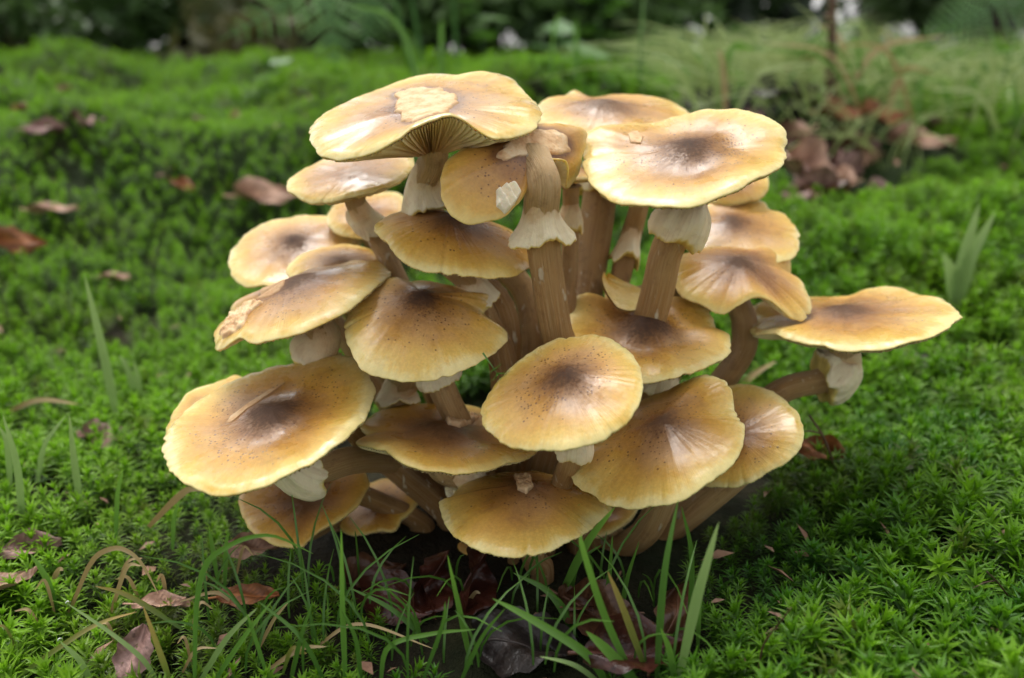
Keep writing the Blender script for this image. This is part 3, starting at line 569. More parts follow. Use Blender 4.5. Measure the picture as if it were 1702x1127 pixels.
# ------------------------------------------------------------------ moss carpet
def moss_shoot(i):
    r = np.random.default_rng(50+i); V, F, tt = [], [], []
    H = .016
    for wl_ in range(4):
        z0 = H*(.35+.2*wl_); k = 9 if wl_ < 3 else 7
        for j in range(k):
            az = 2*np.pi*(j+r.random()*.6)/k+wl_*.7; el = math.radians([12, 28, 46, 68][wl_]+r.uniform(-12, 12)); L = [.0075, .0085, .008, .0065][wl_]*r.uniform(.8, 1.2)
            d = np.array([math.cos(az), math.sin(az), 0]); s = np.array([-d[1], d[0], 0]); wv = .00062
            b = np.array([0, 0, z0]); up = np.array([0, 0, 1.])
            p1 = b+L*.5*(math.cos(el)*d+math.sin(el)*up); p2 = b+L*(math.cos(el-.25)*d+math.sin(el-.25)*up)
            o = len(V); V += [b-s*wv*.6, b+s*wv*.6, p1-s*wv+up*.0002, p1-up*.0003*0, p1+s*wv+up*.0002, p2]
            F += [(o, o+3, o+2), (o, o+1, o+3), (o+1, o+4, o+3), (o+2, o+3, o+5), (o+3, o+4, o+5)]
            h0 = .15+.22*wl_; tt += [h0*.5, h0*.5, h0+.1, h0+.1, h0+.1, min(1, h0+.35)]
    o = len(V); V += [(-.0006, 0, -.006), (.0006, 0, -.006), (0, .0006, H*.9)]; F += [(o, o+1, o+2)]; tt += [0, 0, .1]
    me = bpy.data.meshes.new('moss_shoot'); me.from_pydata([tuple(v) for v in V], [], F); me.materials.append(M_MOSS)
    a = me.attributes.new('t', 'FLOAT', 'POINT'); a.data.foreach_set('value', np.array(tt, float))
    return bpy.data.objects.new('moss_shoot', me)
mc = bpy.data.collections.new('moss_shoot_source')
for i in range(4): mc.objects.link(moss_shoot(i))
LITTER = [(ghit(1350, 285), .11), (ghit(1455, 190), .10), (ghit(1250, 170), .12), (ghit(900, 1010), .045), (ghit(870, 1090), .035), (ghit(720, 980), .03)]
def moss_points():
    pts = []
    def fill(y0, y1, sp, sc_):
        for y in np.arange(y0, y1, sp):
            W = .30+.78*y; xs = np.arange(-W, W, sp); k = len(xs)
            X = xs+rng.uniform(-.5, .5, k)*sp; Y = y+rng.uniform(-.5, .5, k)*sp; S = sc_*rng.uniform(.75, 1.25, k)
            pts.append(np.stack([X, Y, S], -1))
    fill(.12, .62, .0072, 1.15); fill(.62, 1.15, .0086, 1.1); fill(1.15, 3.2, .017, 2.0)
    p = np.concatenate(pts); x, y = p[:, 0], p[:, 1]
    rb = np.hypot((x-BASE[0])*np.where(x > BASE[0], .95, .62), (y-BASE[1])*1.0)
    p[:, 2] *= 1-(.14+.22*sstep(.38, .6, y))*sstep(-.02, .22, -x-.10*vnoise(x/.1, y/.1, 51)) 
    keep = (rb > .075+.03*vnoise(x/.03, y/.03, 9)) & (np.hypot((x-.02)*.7, y-.395) > .085+.03*vnoise(x/.03, y/.03, 19))
    # bare soil in front of the clump
    keep &= ~((np.abs(x-.01) < .055+.02*vnoise(x/.02, y/.02, 2)) & (y > .235) & (y < .34))
    for l, rad in LITTER: keep &= np.hypot(x-l[0], y-l[1]) > rad*(.75+.6*vnoise(x/.05, y/.05, 4))
    keep &= vnoise(x/.055, y/.055, 21)+.35*vnoise(x/.02, y/.02, 22) > -.40
    p[:, 2] *= .45+.55*sstep(.08, .15, rb+.02*vnoise(x/.03, y/.03, 12))
    p = p[keep]; x, y = p[:, 0], p[:, 1]; n = len(p)
    Z = gz(x, y); rot = np.stack([rng.normal(0, .22, n), rng.normal(0, .22, n), rng.uniform(0, 6.28, n)], -1)
    e = .01; gx = (gz(x+e, y)-gz(x-e, y))/(2*e); gy = (gz(x, y+e)-gz(x, y-e))/(2*e)
    rot[:, 0] += .6*np.arctan(gy); rot[:, 1] -= .6*np.arctan(gx)
    tint = np.clip(.42+.75*vnoise(x/.10, y/.10, 31)+.5*vnoise(x/.03, y/.03, 32)+rng.normal(0, .16, n)+.28*sstep(.35, .8, y)+.45*sstep(-.05, .2, -x), 0, 1)
    dry = np.clip((vnoise(x/.07+9, y/.07, 41)-.12)*3, 0, 1)*rng.random(n)+(rng.random(n) > .965)*.8
    me = bpy.data.meshes.new('moss'); me.from_pydata(np.stack([x, y, Z+.001], -1).tolist(), [], [])
    def at(k, t, v, f): a = me.attributes.new(k, t, 'POINT'); a.data.foreach_set(f, np.asarray(v, float).ravel())
    at('rot', 'FLOAT_VECTOR', rot, 'vector'); at('scl', 'FLOAT', p[:, 2], 'value'); at('tint', 'FLOAT', tint, 'value'); at('dry', 'FLOAT', dry, 'value')
    ii = me.attributes.new('pick', 'INT', 'POINT'); ii.data.foreach_set('value', rng.integers(0, 4, n).astype(np.int32))
    o = bpy.data.objects.new('moss', me); COL.objects.link(o)
    tag(o, 'carpet of bright green star moss over the ground', 'moss', kind='stuff')
    g = bpy.data.node_groups.new('moss_scatter', 'GeometryNodeTree'); g.interface.new_socket('Geometry', in_out='INPUT', socket_type='NodeSocketGeometry'); g.interface.new_socket('Geometry', in_out='OUTPUT', socket_type='NodeSocketGeometry')
    N = g.nodes; L = g.links; gi = N.new('NodeGroupInput'); go = N.new('NodeGroupOutput'); ip = N.new('GeometryNodeInstanceOnPoints'); ci = N.new('GeometryNodeCollectionInfo')
    ci.inputs['Collection'].default_value = mc; ci.inputs['Separate Children'].default_value = True; ci.inputs['Reset Children'].default_value = True
    def na(nm, ty):
        q = N.new('GeometryNodeInputNamedAttribute'); q.data_type = ty; q.inputs[0].default_value = nm; return q.outputs[0]
    m2p = N.new('GeometryNodeMeshToPoints'); L.new(gi.outputs[0], m2p.inputs[0]); L.new(m2p.outputs[0], ip.inputs['Points']); L.new(ci.outputs[0], ip.inputs['Instance'])
    ip.inputs['Pick Instance'].default_value = True; L.new(na('pick', 'INT'), ip.inputs['Instance Index'])
    e2r = N.new('FunctionNodeEulerToRotation'); L.new(na('rot', 'FLOAT_VECTOR'), e2r.inputs[0]); L.new(e2r.outputs[0], ip.inputs['Rotation'])
    L.new(na('scl', 'FLOAT'), ip.inputs['Scale']); L.new(ip.outputs[0], go.inputs[0])
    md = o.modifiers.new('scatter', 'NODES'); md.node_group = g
    print('moss shoots', n)
moss_points()

# ------------------------------------------------------------------ grass blades
def blade_geo(path, wid, fold=.35):
    path = np.asarray(path); n = len(path); T = np.gradient(path, axis=0); T /= np.linalg.norm(T, axis=1)[:, None]
    view = CAM-path; view /= np.linalg.norm(view, axis=1)[:, None]
    tw = rng.uniform(-.8, .8); S = np.cross(T, view); S /= np.linalg.norm(S, axis=1)[:, None]; U = np.cross(S, T)
    ang = tw*np.linspace(.2, 1, n)[:, None]; S, U = S*np.cos(ang)+U*np.sin(ang), U*np.cos(ang)-S*np.sin(ang)
    s = np.linspace(0, 1, n); w_ = wid*np.clip(.55+1.6*s, 0, 1)*(1-s**2.6)**.8+.00008
    V = np.stack([path-S*w_[:, None]+U*(w_*fold)[:, None], path, path+S*w_[:, None]+U*(w_*fold)[:, None]], 1).reshape(-1, 3)
    return V, gridF(n, 3, False), np.repeat(s, 3)
def blade(pts, wpx, mat, label, group=None, cat='grass', name='grass_blade', dY=0.):
    b = ghit(*pts[0][:2]); Y0 = b[1]; P3 = [b-np.array([0, 0, .004])]
    if len(pts[0]) > 2: Y0 = pts[0][2]; P3 = [P(*pts[0])]
    for i, q in enumerate(pts[1:]):
        Y = q[2] if len(q) > 2 else Y0+dY*(i+1)/(len(pts)-1); p = P(q[0], q[1], Y); p[2] = max(p[2], float(gtop(p[0], p[1]))+.003); P3.append(p)
    path = catmull(P3, 18); wid = wpx*.5*(Y0+.03)/FPX
    V, F, t = blade_geo(path, wid); o = mesh(name, V, F, mat, None, P3[0], attrs=dict(t=t)); return tag(o, label, cat, group)
G1 = 'grass blades in front of the clump'
LB = 'slender green grass blade growing at the foot of the mushroom clump'
LL = 'slender green grass blade growing from the moss below the largest tilted mushroom'
LS = 'dry straw-coloured grass stalk lying bent over the moss'
B = blade
B([(1128,1120),(1158,1000),(1178,930),(1195,868)], 19, M_GR2, 'broad bright green grass blade with curled tip rising in front of the slanting stem', G1, dY=-.004)
B([(1092,1120),(1104,960),(1127,832)], 13, M_GRD, 'long straight dark green grass blade crossing the slanting stem', G1, dY=.01)
B([(1145,1060),(1150,930),(1133,842)], 9, M_GRD, LB, G1); B([(1160,1080),(1163,990),(1167,940)], 8, M_GR, LB, G1)
B([(1060,1122),(1008,1030),(970,914),(966,888)], 13, M_GR, LB, G1); B([(1010,1122),(974,1087),(880,1027),(819,995)], 16, M_GR, LB, G1)
B([(966,1060),(917,989),(853,952)], 13, M_GRD, LB, G1, dY=.01); B([(928,985),(974,906),(1022,843)], 14, M_GR, LB, G1, dY=-.03)
B([(1064,1124),(1011,1083),(974,1049)], 20, M_GR, LB, G1); B([(1004,1124),(955,1106),(897,1091)], 9, M_GR2, LB, G1)
B([(1124,1124),(1113,1083),(1098,1044)], 12, M_GR, LB, G1); B([(785,1100),(763,1008),(744,923)], 10, M_GR, LB, G1, dY=-.01)
B([(573,1121),(569,1008),(567,880)], 10, M_GR, 'thin upright grass blade standing before the small shaded mushroom', G1); B([(631,1122),(646,1075),(718,1053),(790,1046)], 9, M_GR, LB, G1)
B([(718,1060),(654,1015),(579,976)], 9, M_GRD, LB, G1); B([(1005,1030),(1012,960),(1018,890)], 9, M_GRD, LB, G1); B([(1030,1040),(1040,970),(1062,900)], 9, M_GRD, LB, G1)
B([(945,1000),(960,940),(1000,905)], 8, M_GRD, LB, G1); B([(760,1127),(800,1060),(840,1010)], 8, M_GRD, LB, G1); B([(700,1120),(735,1040),(740,1000)], 7, M_GRD, LB, G1)
B([(1075,1100),(1035,1010),(1010,950)], 12, M_GRT, 'green grass blade with browned edge bending over the red-brown leaves', G1)
B([(321,1124),(326,1010),(342,938),(378,908),(418,892),(461,892),(520,920)], 10, M_GR, 'very long grass blade arching across the dusky olive-brown mushroom', G1, dY=.01)
B([(283,1124),(263,1076),(238,1007)], 10, M_GRT, LL, G1); B([(263,1124),(237,1096),(181,1050),(113,1004)], 8, M_GR2, LL, G1); B([(151,1124),(132,1096),(100,1066)], 11, M_GR2, LL, G1)
B([(327,1122),(378,1060),(428,1010)], 10, M_GR2, LL, G1); B([(349,1124),(405,1060),(454,997)], 9, M_GR, LL, G1); B([(300,1030),(214,990),(158,974)], 9, M_GRT, LL, G1)
B([(7,1124),(99,1076),(164,1037),(227,1017)], 9, M_GRT, LL, G1); B([(480,1125),(500,1060),(520,1000)], 8, M_GRD, LL, G1); B([(540,1120),(500,1060),(430,1000)], 8, M_GRD, LL, G1)
B([(90,1000),(75,960),(50,920)], 12, M_GR, LL, G1); B([(445,1115),(420,1050),(410,1020)], 7, M_GR, LL, G1); B([(600,1120),(590,1060),(560,1000)], 8, M_GRD, LL, G1)
B([(360,950),(352,900),(348,880)], 8, M_GR, LL, G1); B([(372,960),(376,910),(380,885)], 8, M_GR, LL, G1)
B([(112,1004),(151,935),(184,912),(211,915),(237,938),(263,987)], 9, M_STRAW, LS, 'dry straws', name='straw'); B([(80,960),(110,1010),(125,1050)], 9, M_STRAW, LS, 'dry straws', name='straw')
B([(2,678),(65,665),(132,672)], 9, M_STRAW, LS, 'dry straws', name='straw'); B([(245,862),(300,822),(330,812),(420,822)], 12, M_STRAW, LS, 'dry straws', name='straw')
B([(520,1062),(600,1068),(720,1080)], 6, M_STRAW, LS, 'dry straws', name='straw'); B([(180,1010),(210,945),(235,940)], 7, M_STRAW, LS, 'dry straws', name='straw'); B([(440,1100),(500,1085),(545,1110)], 8, M_STRAW, LS, 'dry straws', name='straw')
B([(1215,650),(1250,625),(1290,600)], 12, M_STRAW, LS, 'dry straws', name='straw'); B([(770,1000),(790,1060),(800,1100)], 7, M_STRAW, LS, 'dry straws', name='straw')
B([(400,1000),(360,985),(300,1005)], 7, M_STRAW, LS, 'dry straws', name='straw'); B([(430,1060),(455,1030),(480,1000)], 6, M_STRAW, LS, 'dry straws', name='straw'); B([(380,190),(400,240),(395,280)], 9, M_STRAW, LS, 'dry straws', name='straw')
LU = 'pale upright grass blade in the moss left of the clump'; G2 = 'grass blades left of the clump'
B([(195,692),(170,580),(140,455)], 15, M_GR2, 'tall pale grass blade leaning left in the open moss', G2); B([(225,650),(210,610),(198,590)], 11, M_GR2, LU, G2); B([(233,652),(228,620),(222,598)], 10, M_GR2, LU, G2)
B([(36,860),(28,770),(5,690)], 12, M_GR2, LU, G2); B([(132,830),(122,760),(115,690)], 12, M_GR2, LU, G2); B([(60,790),(75,740),(110,690)], 9, M_GR2, LU, G2); B([(190,880),(195,820),(205,780)], 8, M_GR, LU, G2)
B([(285,900),(290,860),(300,830)], 7, M_GR, LU, G2); B([(15,800),(12,740),(0,710)], 10, M_GR2, LU, G2)
LR = 'young forked grass shoot rising from the moss right of the clump'; G3 = 'grass blades right of the clump'
B([(1590,505),(1602,430),(1628,338)], 22, M_GR2, LR, G3); B([(1591,505),(1612,430),(1655,350)], 22, M_GR2, LR, G3); B([(1590,500),(1583,460),(1567,420)], 24, M_GR2, LR, G3)
B([(1280,632),(1262,590),(1250,560)], 12, M_GRD, 'dark green blade beside the slanting right-hand stem', G3)
# blurred grass beyond the clump
LBG = 'pale arching grass blade in the blurred grass beyond the clump'; G4 = 'grass blades beyond the clump'
for i in range(64):
    x = random.uniform(1160, 1700) if i < 58 else random.uniform(660, 1160); y = random.uniform(135, 225) if i < 58 else random.uniform(112, 150); h = random.uniform(50, 150); lean = random.uniform(-170, 170)
    b = ghit(x, y); Y = b[1]; k = 1.1/max(Y, .9)
    gm = random.choice([M_GR3, M_GR3, M_GR3, M_GR, M_GR, M_STRAW]) if i < 58 else M_GR; LBG = {M_GR3.name: 'pale green arching grass blade in the blurred grass behind the scaly mushroom', M_GR.name: 'mid green grass blade in the blurred grass beyond the clump', M_STRAW.name: 'dry tan grass blade in the blurred grass behind the right-hand litter'}[gm.name]
    B([(x, y), (x+lean*.35*k, y-h*.75*k), (x+lean*k, y-h*k*random.uniform(.55, 1.0))], random.uniform(4, 9)*k, gm, LBG, G4)
def grass_stuff():
    V, F, T = [], [], []
    def add(p, L, wd, bend):
        az = random.uniform(0, 6.28); d = np.array([math.cos(az), math.sin(az), 0]); s = np.linspace(0, 1, 6)
        path = p+np.outer(s, [0, 0, L])+np.outer(s**2, d*L*bend)-np.outer(s**3, [0, 0, L*bend*.35])
        v, f, t = blade_geo(path, wd); o = sum(len(q) for q in V); V.append(v); F.extend([tuple(o+a for a in q) for q in f]); T.append(t)
    for i in range(900):
        y = random.uniform(1.0, 3.4); x = random.uniform(.10*y, .75*y)
        if vnoise(x/.3, y/.3, 77) < -.12: continue
        add(np.array([x, y, float(gz(x, y))]), random.uniform(.05, .15), random.uniform(.001, .0022), random.uniform(.3, 1.3))
    for i in range(70):
        q = ghit(random.uniform(330, 1120), random.uniform(960, 1127)); add(q, random.uniform(.02, .045), .00045, random.uniform(.3, 1.2))
    n0 = len(F); pale_from = sum(len(q) for q in V)
    for i in range(1500):
        y = random.uniform(.92, 1.9); x = y*random.uniform(.18, .72)
        if vnoise(x/.12, y/.12, 78) < -.2: continue
        add(np.array([x, y, float(gz(x, y))]), random.uniform(.05, .15), random.uniform(.0006, .0013), random.uniform(.6, 2.0))
    V_, nF = np.concatenate(V), n0; T_ = np.concatenate(T)
    o2 = mesh('bank_grass', V_[pale_from:], [tuple(a-pale_from for a in q) for q in F[n0:]], M_GR3, attrs=dict(t=T_[pale_from:])); tag(o2, 'fine pale green and straw grass on the bank behind the litter patch', 'grass', kind='stuff')
    F = F[:n0]; V = [V_[:pale_from]]; T = [T_[:pale_from]]
    o = mesh('grass', np.concatenate(V), F, M_GRD, attrs=dict(t=np.concatenate(T))); tag(o, 'short fine green grass scattered through the moss', 'grass', kind='stuff')
grass_stuff()

# ------------------------------------------------------------------ fallen leaves and twigs
def leaf(px, py, size, rot, mat, label, lift=0., curl=.35, tilt=(0, 0), asp=.5, group='fallen leaves', lobes=0):
    g = ghit(px, py); L = size; nu, nv = 22, 11; U, Vv = np.meshgrid(np.linspace(0, 1, nu), np.linspace(-1, 1, nv), indexing='ij')
    sd_ = random.random()*50
    half = L*asp*np.sin(np.pi*np.clip(U, .01, .99)**.85)**.8*(1+.10*np.sin(U*23+sd_)+(.28*np.sin(U*lobes*6.28) if lobes else 0))*.5+.0004
    X = (U-.5)*L; Yy = Vv*half
    Z = curl*L*(.25*np.abs(Vv)**1.6*np.sin(U*3+.4)+.28*(U-.5)**2)+.16*L*curl*np.sin(Vv*3+U*6+sd_)+.10*L*curl*vnoise(U*5+sd_, Vv*2, 3)-.02*L*np.exp(-(Vv/.12)**2)
    a, b = tilt; Rz = np.array([[math.cos(rot), -math.sin(rot), 0], [math.sin(rot), math.cos(rot), 0], [0, 0, 1]])
    Rx = np.array([[1, 0, 0], [0, math.cos(a), -math.sin(a)], [0, math.sin(a), math.cos(a)]]); Ry = np.array([[math.cos(b), 0, math.sin(b)], [0, 1, 0], [-math.sin(b), 0, math.cos(b)]])
    M = Rz@Ry@Rx; pts = np.stack([X, Yy, Z], -1).reshape(-1, 3)@M.T; pts[:, 2] -= pts[:, 2].min()
    loc = g+np.array([0, 0, -.004 if g[1] > .4 else -.001])
    vein = np.clip(np.exp(-(Vv/.08)**2)+.6*np.exp(-(((U*9+np.abs(Vv)*2.2) % 1-.5)/.10)**2)*(np.abs(Vv) < .9), 0, 1)
    root = tag(empty('fallen_leaf', loc), label, 'leaf', group)
    mesh('leaf_blade', pts+loc, gridF(nu, nv, False), mat, root, loc, attrs=dict(vein=vein.ravel()))
    mid = pts.reshape(nu, nv, 3)[:, nv//2]+loc; st = mid[0]-(mid[2]-mid[0])*1.6; sp = np.vstack([st[None], mid]); sv, sf = tube(sp, np.linspace(.0009, .0003, len(sp))*L/.05, 6)
    mesh('leaf_stalk', sv, sf, mat, root, loc, attrs=dict(vein=np.ones(len(sv))))
    return root
ML = M_LEAFS
leaf(448, 330, .062, .25, ML['tan'], 'large pinkish tan dead leaf on the moss left of the greyish mushroom', .012, .5, (.5, .1))
leaf(30, 412, .04, .6, ML['rust'], 'bright rusty orange leaf standing on its edge in the moss', .006, .6, (.9, .2)); leaf(75, 215, .04, .9, ML['mauve'], 'dull mauve curled leaf far back in the moss', .008, .6, (.5, 0))
leaf(88, 345, .04, .1, ML['tan'], 'small pale tan leaf scrap in the open moss above the orange leaf', .008); leaf(183, 458, .028, .3, ML['tan'], 'tiny round tan leaf scrap right of the orange leaf', .008)
leaf(305, 308, .025, -.4, ML['rust'], 'small dark orange leaf in the moss behind the clump', .01, .5, (.5, .2)); leaf(175, 722, .03, -.3, ML['mauve'], 'small mauve lobed leaf beside the tall pale grass blade', .008, .5, (.3, 0), lobes=2)
leaf(50, 915, .024, .5, ML['mauve'], 'greyish mauve leaf lying in the moss above the dry straws', .009, .5, (.4, 0)); leaf(18, 968, .022, 1.0, ML['tan'], 'pale tan leaf scrap below the greyish mauve leaf', .008)
leaf(420, 918, .024, .4, ML['tan'], 'crinkled tan leaf under the edge of the dusky olive-brown mushroom', .009, .6, (.5, .1)); leaf(412, 992, .024, .05, ML['rust'], 'flat rusty brown leaf in the grass below the dusky olive-brown mushroom', .009, .3, (.5, 0), .35)
leaf(228, 1108, .020, 1.4, ML['mauve'], 'mottled mauve leaf upright among the grass blades', .004, .4, (.3, -.7), .6); leaf(265, 1005, .02, .2, ML['tan'], 'small pinkish leaf scrap under arched straws', .009)
leaf(715, 990, .028, 1.2, ML['red'], 'dark red crumpled leaf in the shade under the clump', .004, .8, (.8, -.5), .6); leaf(785, 985, .032, 1.3, ML['red'], 'wet dark red leaf folded on edge beside the button mushroom', .004, .7, (1.0, -.6), .5)
leaf(872, 1090, .038, -.2, ML['dark'], 'large wet blackened leaf on the soil in front of the clump', .004, .9, (.25, 0), .75); leaf(1000, 1035, .032, -.6, ML['brown'], 'brown crumpled leaf behind the front grass blades', .004, .7, (.7, 0), .6)
leaf(1110, 1062, .034, 1.1, ML['brown'], 'rolled dark brown leaf standing beside the broad bright grass blade', .004, .9, (.7, -.4), .45); leaf(1050, 1095, .035, .2, ML['red'], 'dark reddish leaf scrap between the front grass blades', .004, .6, (.4, 0), .6)
leaf(1362, 765, .026, -.15, ML['rust'], 'curled orange-brown leaf at the moss edge right of the golden mushrooms', .010, .8, (.6, .2), .5)
leaf(1345, 305, .06, -.5, ML['tan'], 'large crumpled grey-brown leaf on the litter behind the right side', .012, .9, (.5, .3), .7); leaf(1400, 310, .05, .9, ML['mauve'], 'curled mauve-brown leaf against the large crumpled one', .012, .9, (.3, .5), .6)
leaf(1478, 325, .055, .3, ML['mauve'], 'dull reddish brown leaf lying flat at the edge of the right-hand moss', .012, .5, (.4, 0), .45); leaf(1465, 200, .06, .2, ML['rust'], 'rusty leaf heap scrap on the bank beyond the clump', .015, .6, (.6, 0), .6)
leaf(1400, 195, .055, -.2, ML['rust'], 'ragged rust-brown leaf among arching grass beyond the clump', .015, .7, (.5, 0), .6); leaf(1290, 165, .10, .15, ML['dark'], 'long blackish leaf on the bank behind the scaly mushroom', .015, .5, (.5, 0), .45)
leaf(1190, 180, .08, .05, ML['dark'], 'slate-dark leaf just behind the scaly mushroom', .012, .4, (.5, 0), .5); leaf(1320, 240, .07, .4, ML['brown'], 'small brown leaf in shadow behind the right-hand caps', .008, .6, (.4, 0))
leaf(1530, 240, .07, -.4, ML['tan'], 'tan leaf scrap at the foot of the arching grass', .01, .6, (.4, 0)); leaf(1500, 590, .075, .1, ML['dark'], 'dark flat leaf in shade beneath the right-leaning mushroom', .003, .3, (.2, 0), .5)
leaf(620, 965, .028, .5, ML['brown'], 'dark brown leaf on the soil under the small shaded mushroom', .003, .6, (.4, 0), .6); leaf(955, 1010, .022, 1.0, ML['brown'], 'dark brown leaf on the soil at the foot of the lowest front stem', .003, .5, (.4, .2), .6)
leaf(660, 1010, .035, -.5, ML['red'], 'small dark red leaf in the grass left of the crumpled one', .004, .6, (.4, 0), .6)
for i in range(16):
    x, y = (random.uniform(0, 560), random.uniform(110, 330)) if i < 5 else (random.uniform(1180, 1690), random.uniform(125, 230))
    leaf(x, y, random.uniform(.018, .035), random.uniform(0, 6), ML[random.choice(['tan', 'mauve', 'brown', 'rust'])], 'small dull brown dead leaf scrap blurred in the distant moss', .01, .7, (random.uniform(-.5, .7), 0), .55, 'blurred leaf scraps')
for i in range(16):
    leaf(random.uniform(1290, 1440), random.uniform(225, 335), random.uniform(.03, .055), random.uniform(0, 6), ML[random.choice(['tan', 'mauve', 'brown', 'brown'])], 'crumpled brown leaf fragment in the litter patch behind the right-hand caps', .01, .8, (random.uniform(-.5, .7), 0), .6, 'litter leaf fragments')
for i in range(14):
    x = random.uniform(20, 520); y = random.uniform(930, 1115); a_ = random.uniform(-1, 1); L_ = random.uniform(40, 110)
    B([(x, y), (x+L_*.5*a_, y-L_*.35), (x+L_*a_*1.2, y-L_*random.uniform(.0, .5))], random.uniform(4, 7), random.choice([M_STRAW, M_STRAW, M_GRT]), 'thin dry straw tangled in the grass below the dusky olive-brown mushroom', 'thin tangled straws', name='straw')
def litter_stuff():
    V, F, vn = [], [], []
    for i in range(900):
        y = .2+random.random()**1.5*1.2; x = random.uniform(-.25-.7*y, .25+.7*y); L = random.uniform(.0015, .007); az = random.uniform(0, 6.28); z = float(gtop(x, y))-random.uniform(-.001, .006)
        d = np.array([math.cos(az), math.sin(az), random.uniform(-.4, .4)]); q = np.array([-d[1], d[0], random.uniform(-.6, .6)])*random.uniform(.12, .5); p = np.array([x, y, z]); o = len(V)
        V += [p-d*L, p+q*L+[0, 0, L*.2], p+d*L, p-q*L+[0, 0, L*.2]]; F += [(o, o+1, o+2), (o, o+2, o+3)]; vn += [0, 0, 0, 0]
    tag(mesh('leaf_litter', np.array(V), F, ML['tan'], attrs=dict(vein=np.array(vn))), 'crumbs of brown leaf litter scattered over the moss', 'litter', kind='stuff')
litter_stuff()
M_TWIG = mat_deadleaf('twig_bark', (.06, .03, .015), (.16, .09, .05), .6)
def twig(pts, rpx, label):
    b = ghit(*pts[0]); Pp = [b-np.array([0, 0, .004])]+[P(x, y, b[1]-.004*(i+1)) for i, (x, y) in enumerate(pts[1:])]
    path = catmull(Pp, 16); r = rpx*b[1]/FPX; v, f = tube(path, np.linspace(r, r*.6, 16)*(1+.2*np.sin(np.arange(16)*2.3)), 7)
    root = tag(empty('twig', b), label, 'twig', 'twigs'); mesh('stalk', v, f, M_TWIG, root, b, attrs=dict(vein=np.zeros(len(v))))
    d = nrm(path[-1]-path[-4]); s = np.cross(d, FWD); v, f = tube(np.array([path[9], path[9]+d*.006+s*.004, path[9]+d*.010+s*.009]), [r*.6, r*.5, r*.3], 6)
    mesh('side_shoot', v, f, M_TWIG, root, b, attrs=dict(vein=np.zeros(len(v))))
twig([(1262,1100),(1270,1070),(1300,1030),(1315,1010)], 2.2, 'thin brown twig sticking up from the front right moss')
twig([(1392,775),(1370,730),(1345,690)], 3, 'grey-brown twig beside the curled orange-brown leaf'); twig([(1690,990),(1660,970),(1640,950)], 2, 'short reddish twig at the far right of the front moss')
twig([(1380,175),(1383,60),(1384,-40)], 9, 'upright tan dead stalk in the grass beyond the clump'); twig([(320,190),(380,215),(400,260)], 5, 'bent tan twig in the blurred moss behind the clump')
# moss sprig caught on the domed cap
def sprig():
    src = mc.objects[0].data; p = P(812, 600, .300); o = bpy.data.objects.new('moss_sprig', src.copy()); COL.objects.link(o); o.location = p; o.scale = (.62,)*3; o.rotation_euler = (.5, 2.6, .3)
    o.data.materials.clear(); o.data.materials.append(M_GR); tag(o, 'tiny green moss sprig caught under the rim of the glossy domed mushroom', 'moss')
sprig()

# ------------------------------------------------------------------ ferns, bramble, undergrowth, trees
M_FERN = mat_grass('fern_green', (.12, .27, .07), (.22, .42, .12), .4)
def pinna_mesh(L):
    V, F = [(0, 0, 0)], []; n = 9
    V = []; 
    for i in range(n):
        s = i/n; x = L*s; w_ = L*.17*(1-s)**.8
        o = len(V); V += [(x, 0, 0), (x+L*.07, w_, -.1*w_), (x+L*.10, 0, 0), (x+L*.07, -w_, -.1*w_)]; F += [(o, o+1, o+2), (o, o+2, o+3)]
    me = bpy.data.meshes.new('pinna'); me.from_pydata(V, [], F); me.materials.append(M_FERN)
    a = me.attributes.new('t', 'FLOAT', 'POINT'); a.data.foreach_set('value', [v[0]/L for v in V]); return me
PIN = pinna_mesh(1.0)
def frond(pts, W, label, npair=20):
    path = catmull(pts, 60); base = path[0]; root = tag(empty('fern_frond', base), label, 'fern', 'fern fronds')
    v, f = tube(path, np.linspace(.003, .0007, 60), 6); mesh('rachis', v, f, M_FERN, root, base, attrs=dict(t=np.zeros(len(v))))
    T, N, Bn = frames(path)
    for i in range(npair):
        k = int(16+42*i/npair); s = i/npair; L = W*min(1, .5+2.2*s)*(1-s**2.2)+.006
        t = T[k]; side = nrm(np.cross(t, nrm(CAM-path[k])))
        for sg in (-1, 1):
            d = nrm(side*sg+t*.55+np.array([0, 0, -.15])); o = bpy.data.objects.new('pinna', PIN); COL.objects.link(o); o.parent = root
            o.location = path[k]-base; q = Vector(d).to_track_quat('X', 'Z'); o.rotation_mode = 'QUATERNION'
            z = nrm(np.cross(d, t*sg)); y = np.cross(z, d); from mathutils import Matrix
            o.rotation_quaternion = Matrix(np.stack([d, y, z], 1).tolist()).to_quaternion(); o.scale = (L, L, L)
def gp(x, y): return np.array([x, y, float(gz(x, y))])
frond([gp(-.12, 1.30), np.array([-.17, 1.22, .44]), P(515, -160, 1.06), P(540, -30, .98), P(550, 50, .95), P(562, 122, .94)], .052, 'drooping green fern frond hanging down behind the scarred top mushroom', 17)
frond([gp(-.14, 1.34), np.array([-.20, 1.26, .43]), P(590, -140, 1.12), P(510, -25, 1.06), P(450, 22, 1.03), P(365, 66, 1.0)], .048, 'green fern frond arching down to the left over the moss', 17)
frond([gp(-.08, 1.36), np.array([-.10, 1.28, .43]), P(610, -140, 1.14), P(622, -40, 1.10), P(614, 30, 1.08), P(604, 78, 1.07)], .042, 'shorter fern frond close beside the drooping one', 15)
frond([gp(1.35, 2.2), np.array([1.3, 2.0, .5]), P(1720, -60, 1.8), P(1650, 10, 1.7), P(1580, 45, 1.65), P(1520, 70, 1.62)], .09, 'dark green fern frond over the grass at the right edge')
M_BRAM = mat_grass('bramble_green', (.10, .22, .06), (.17, .33, .11), .3)
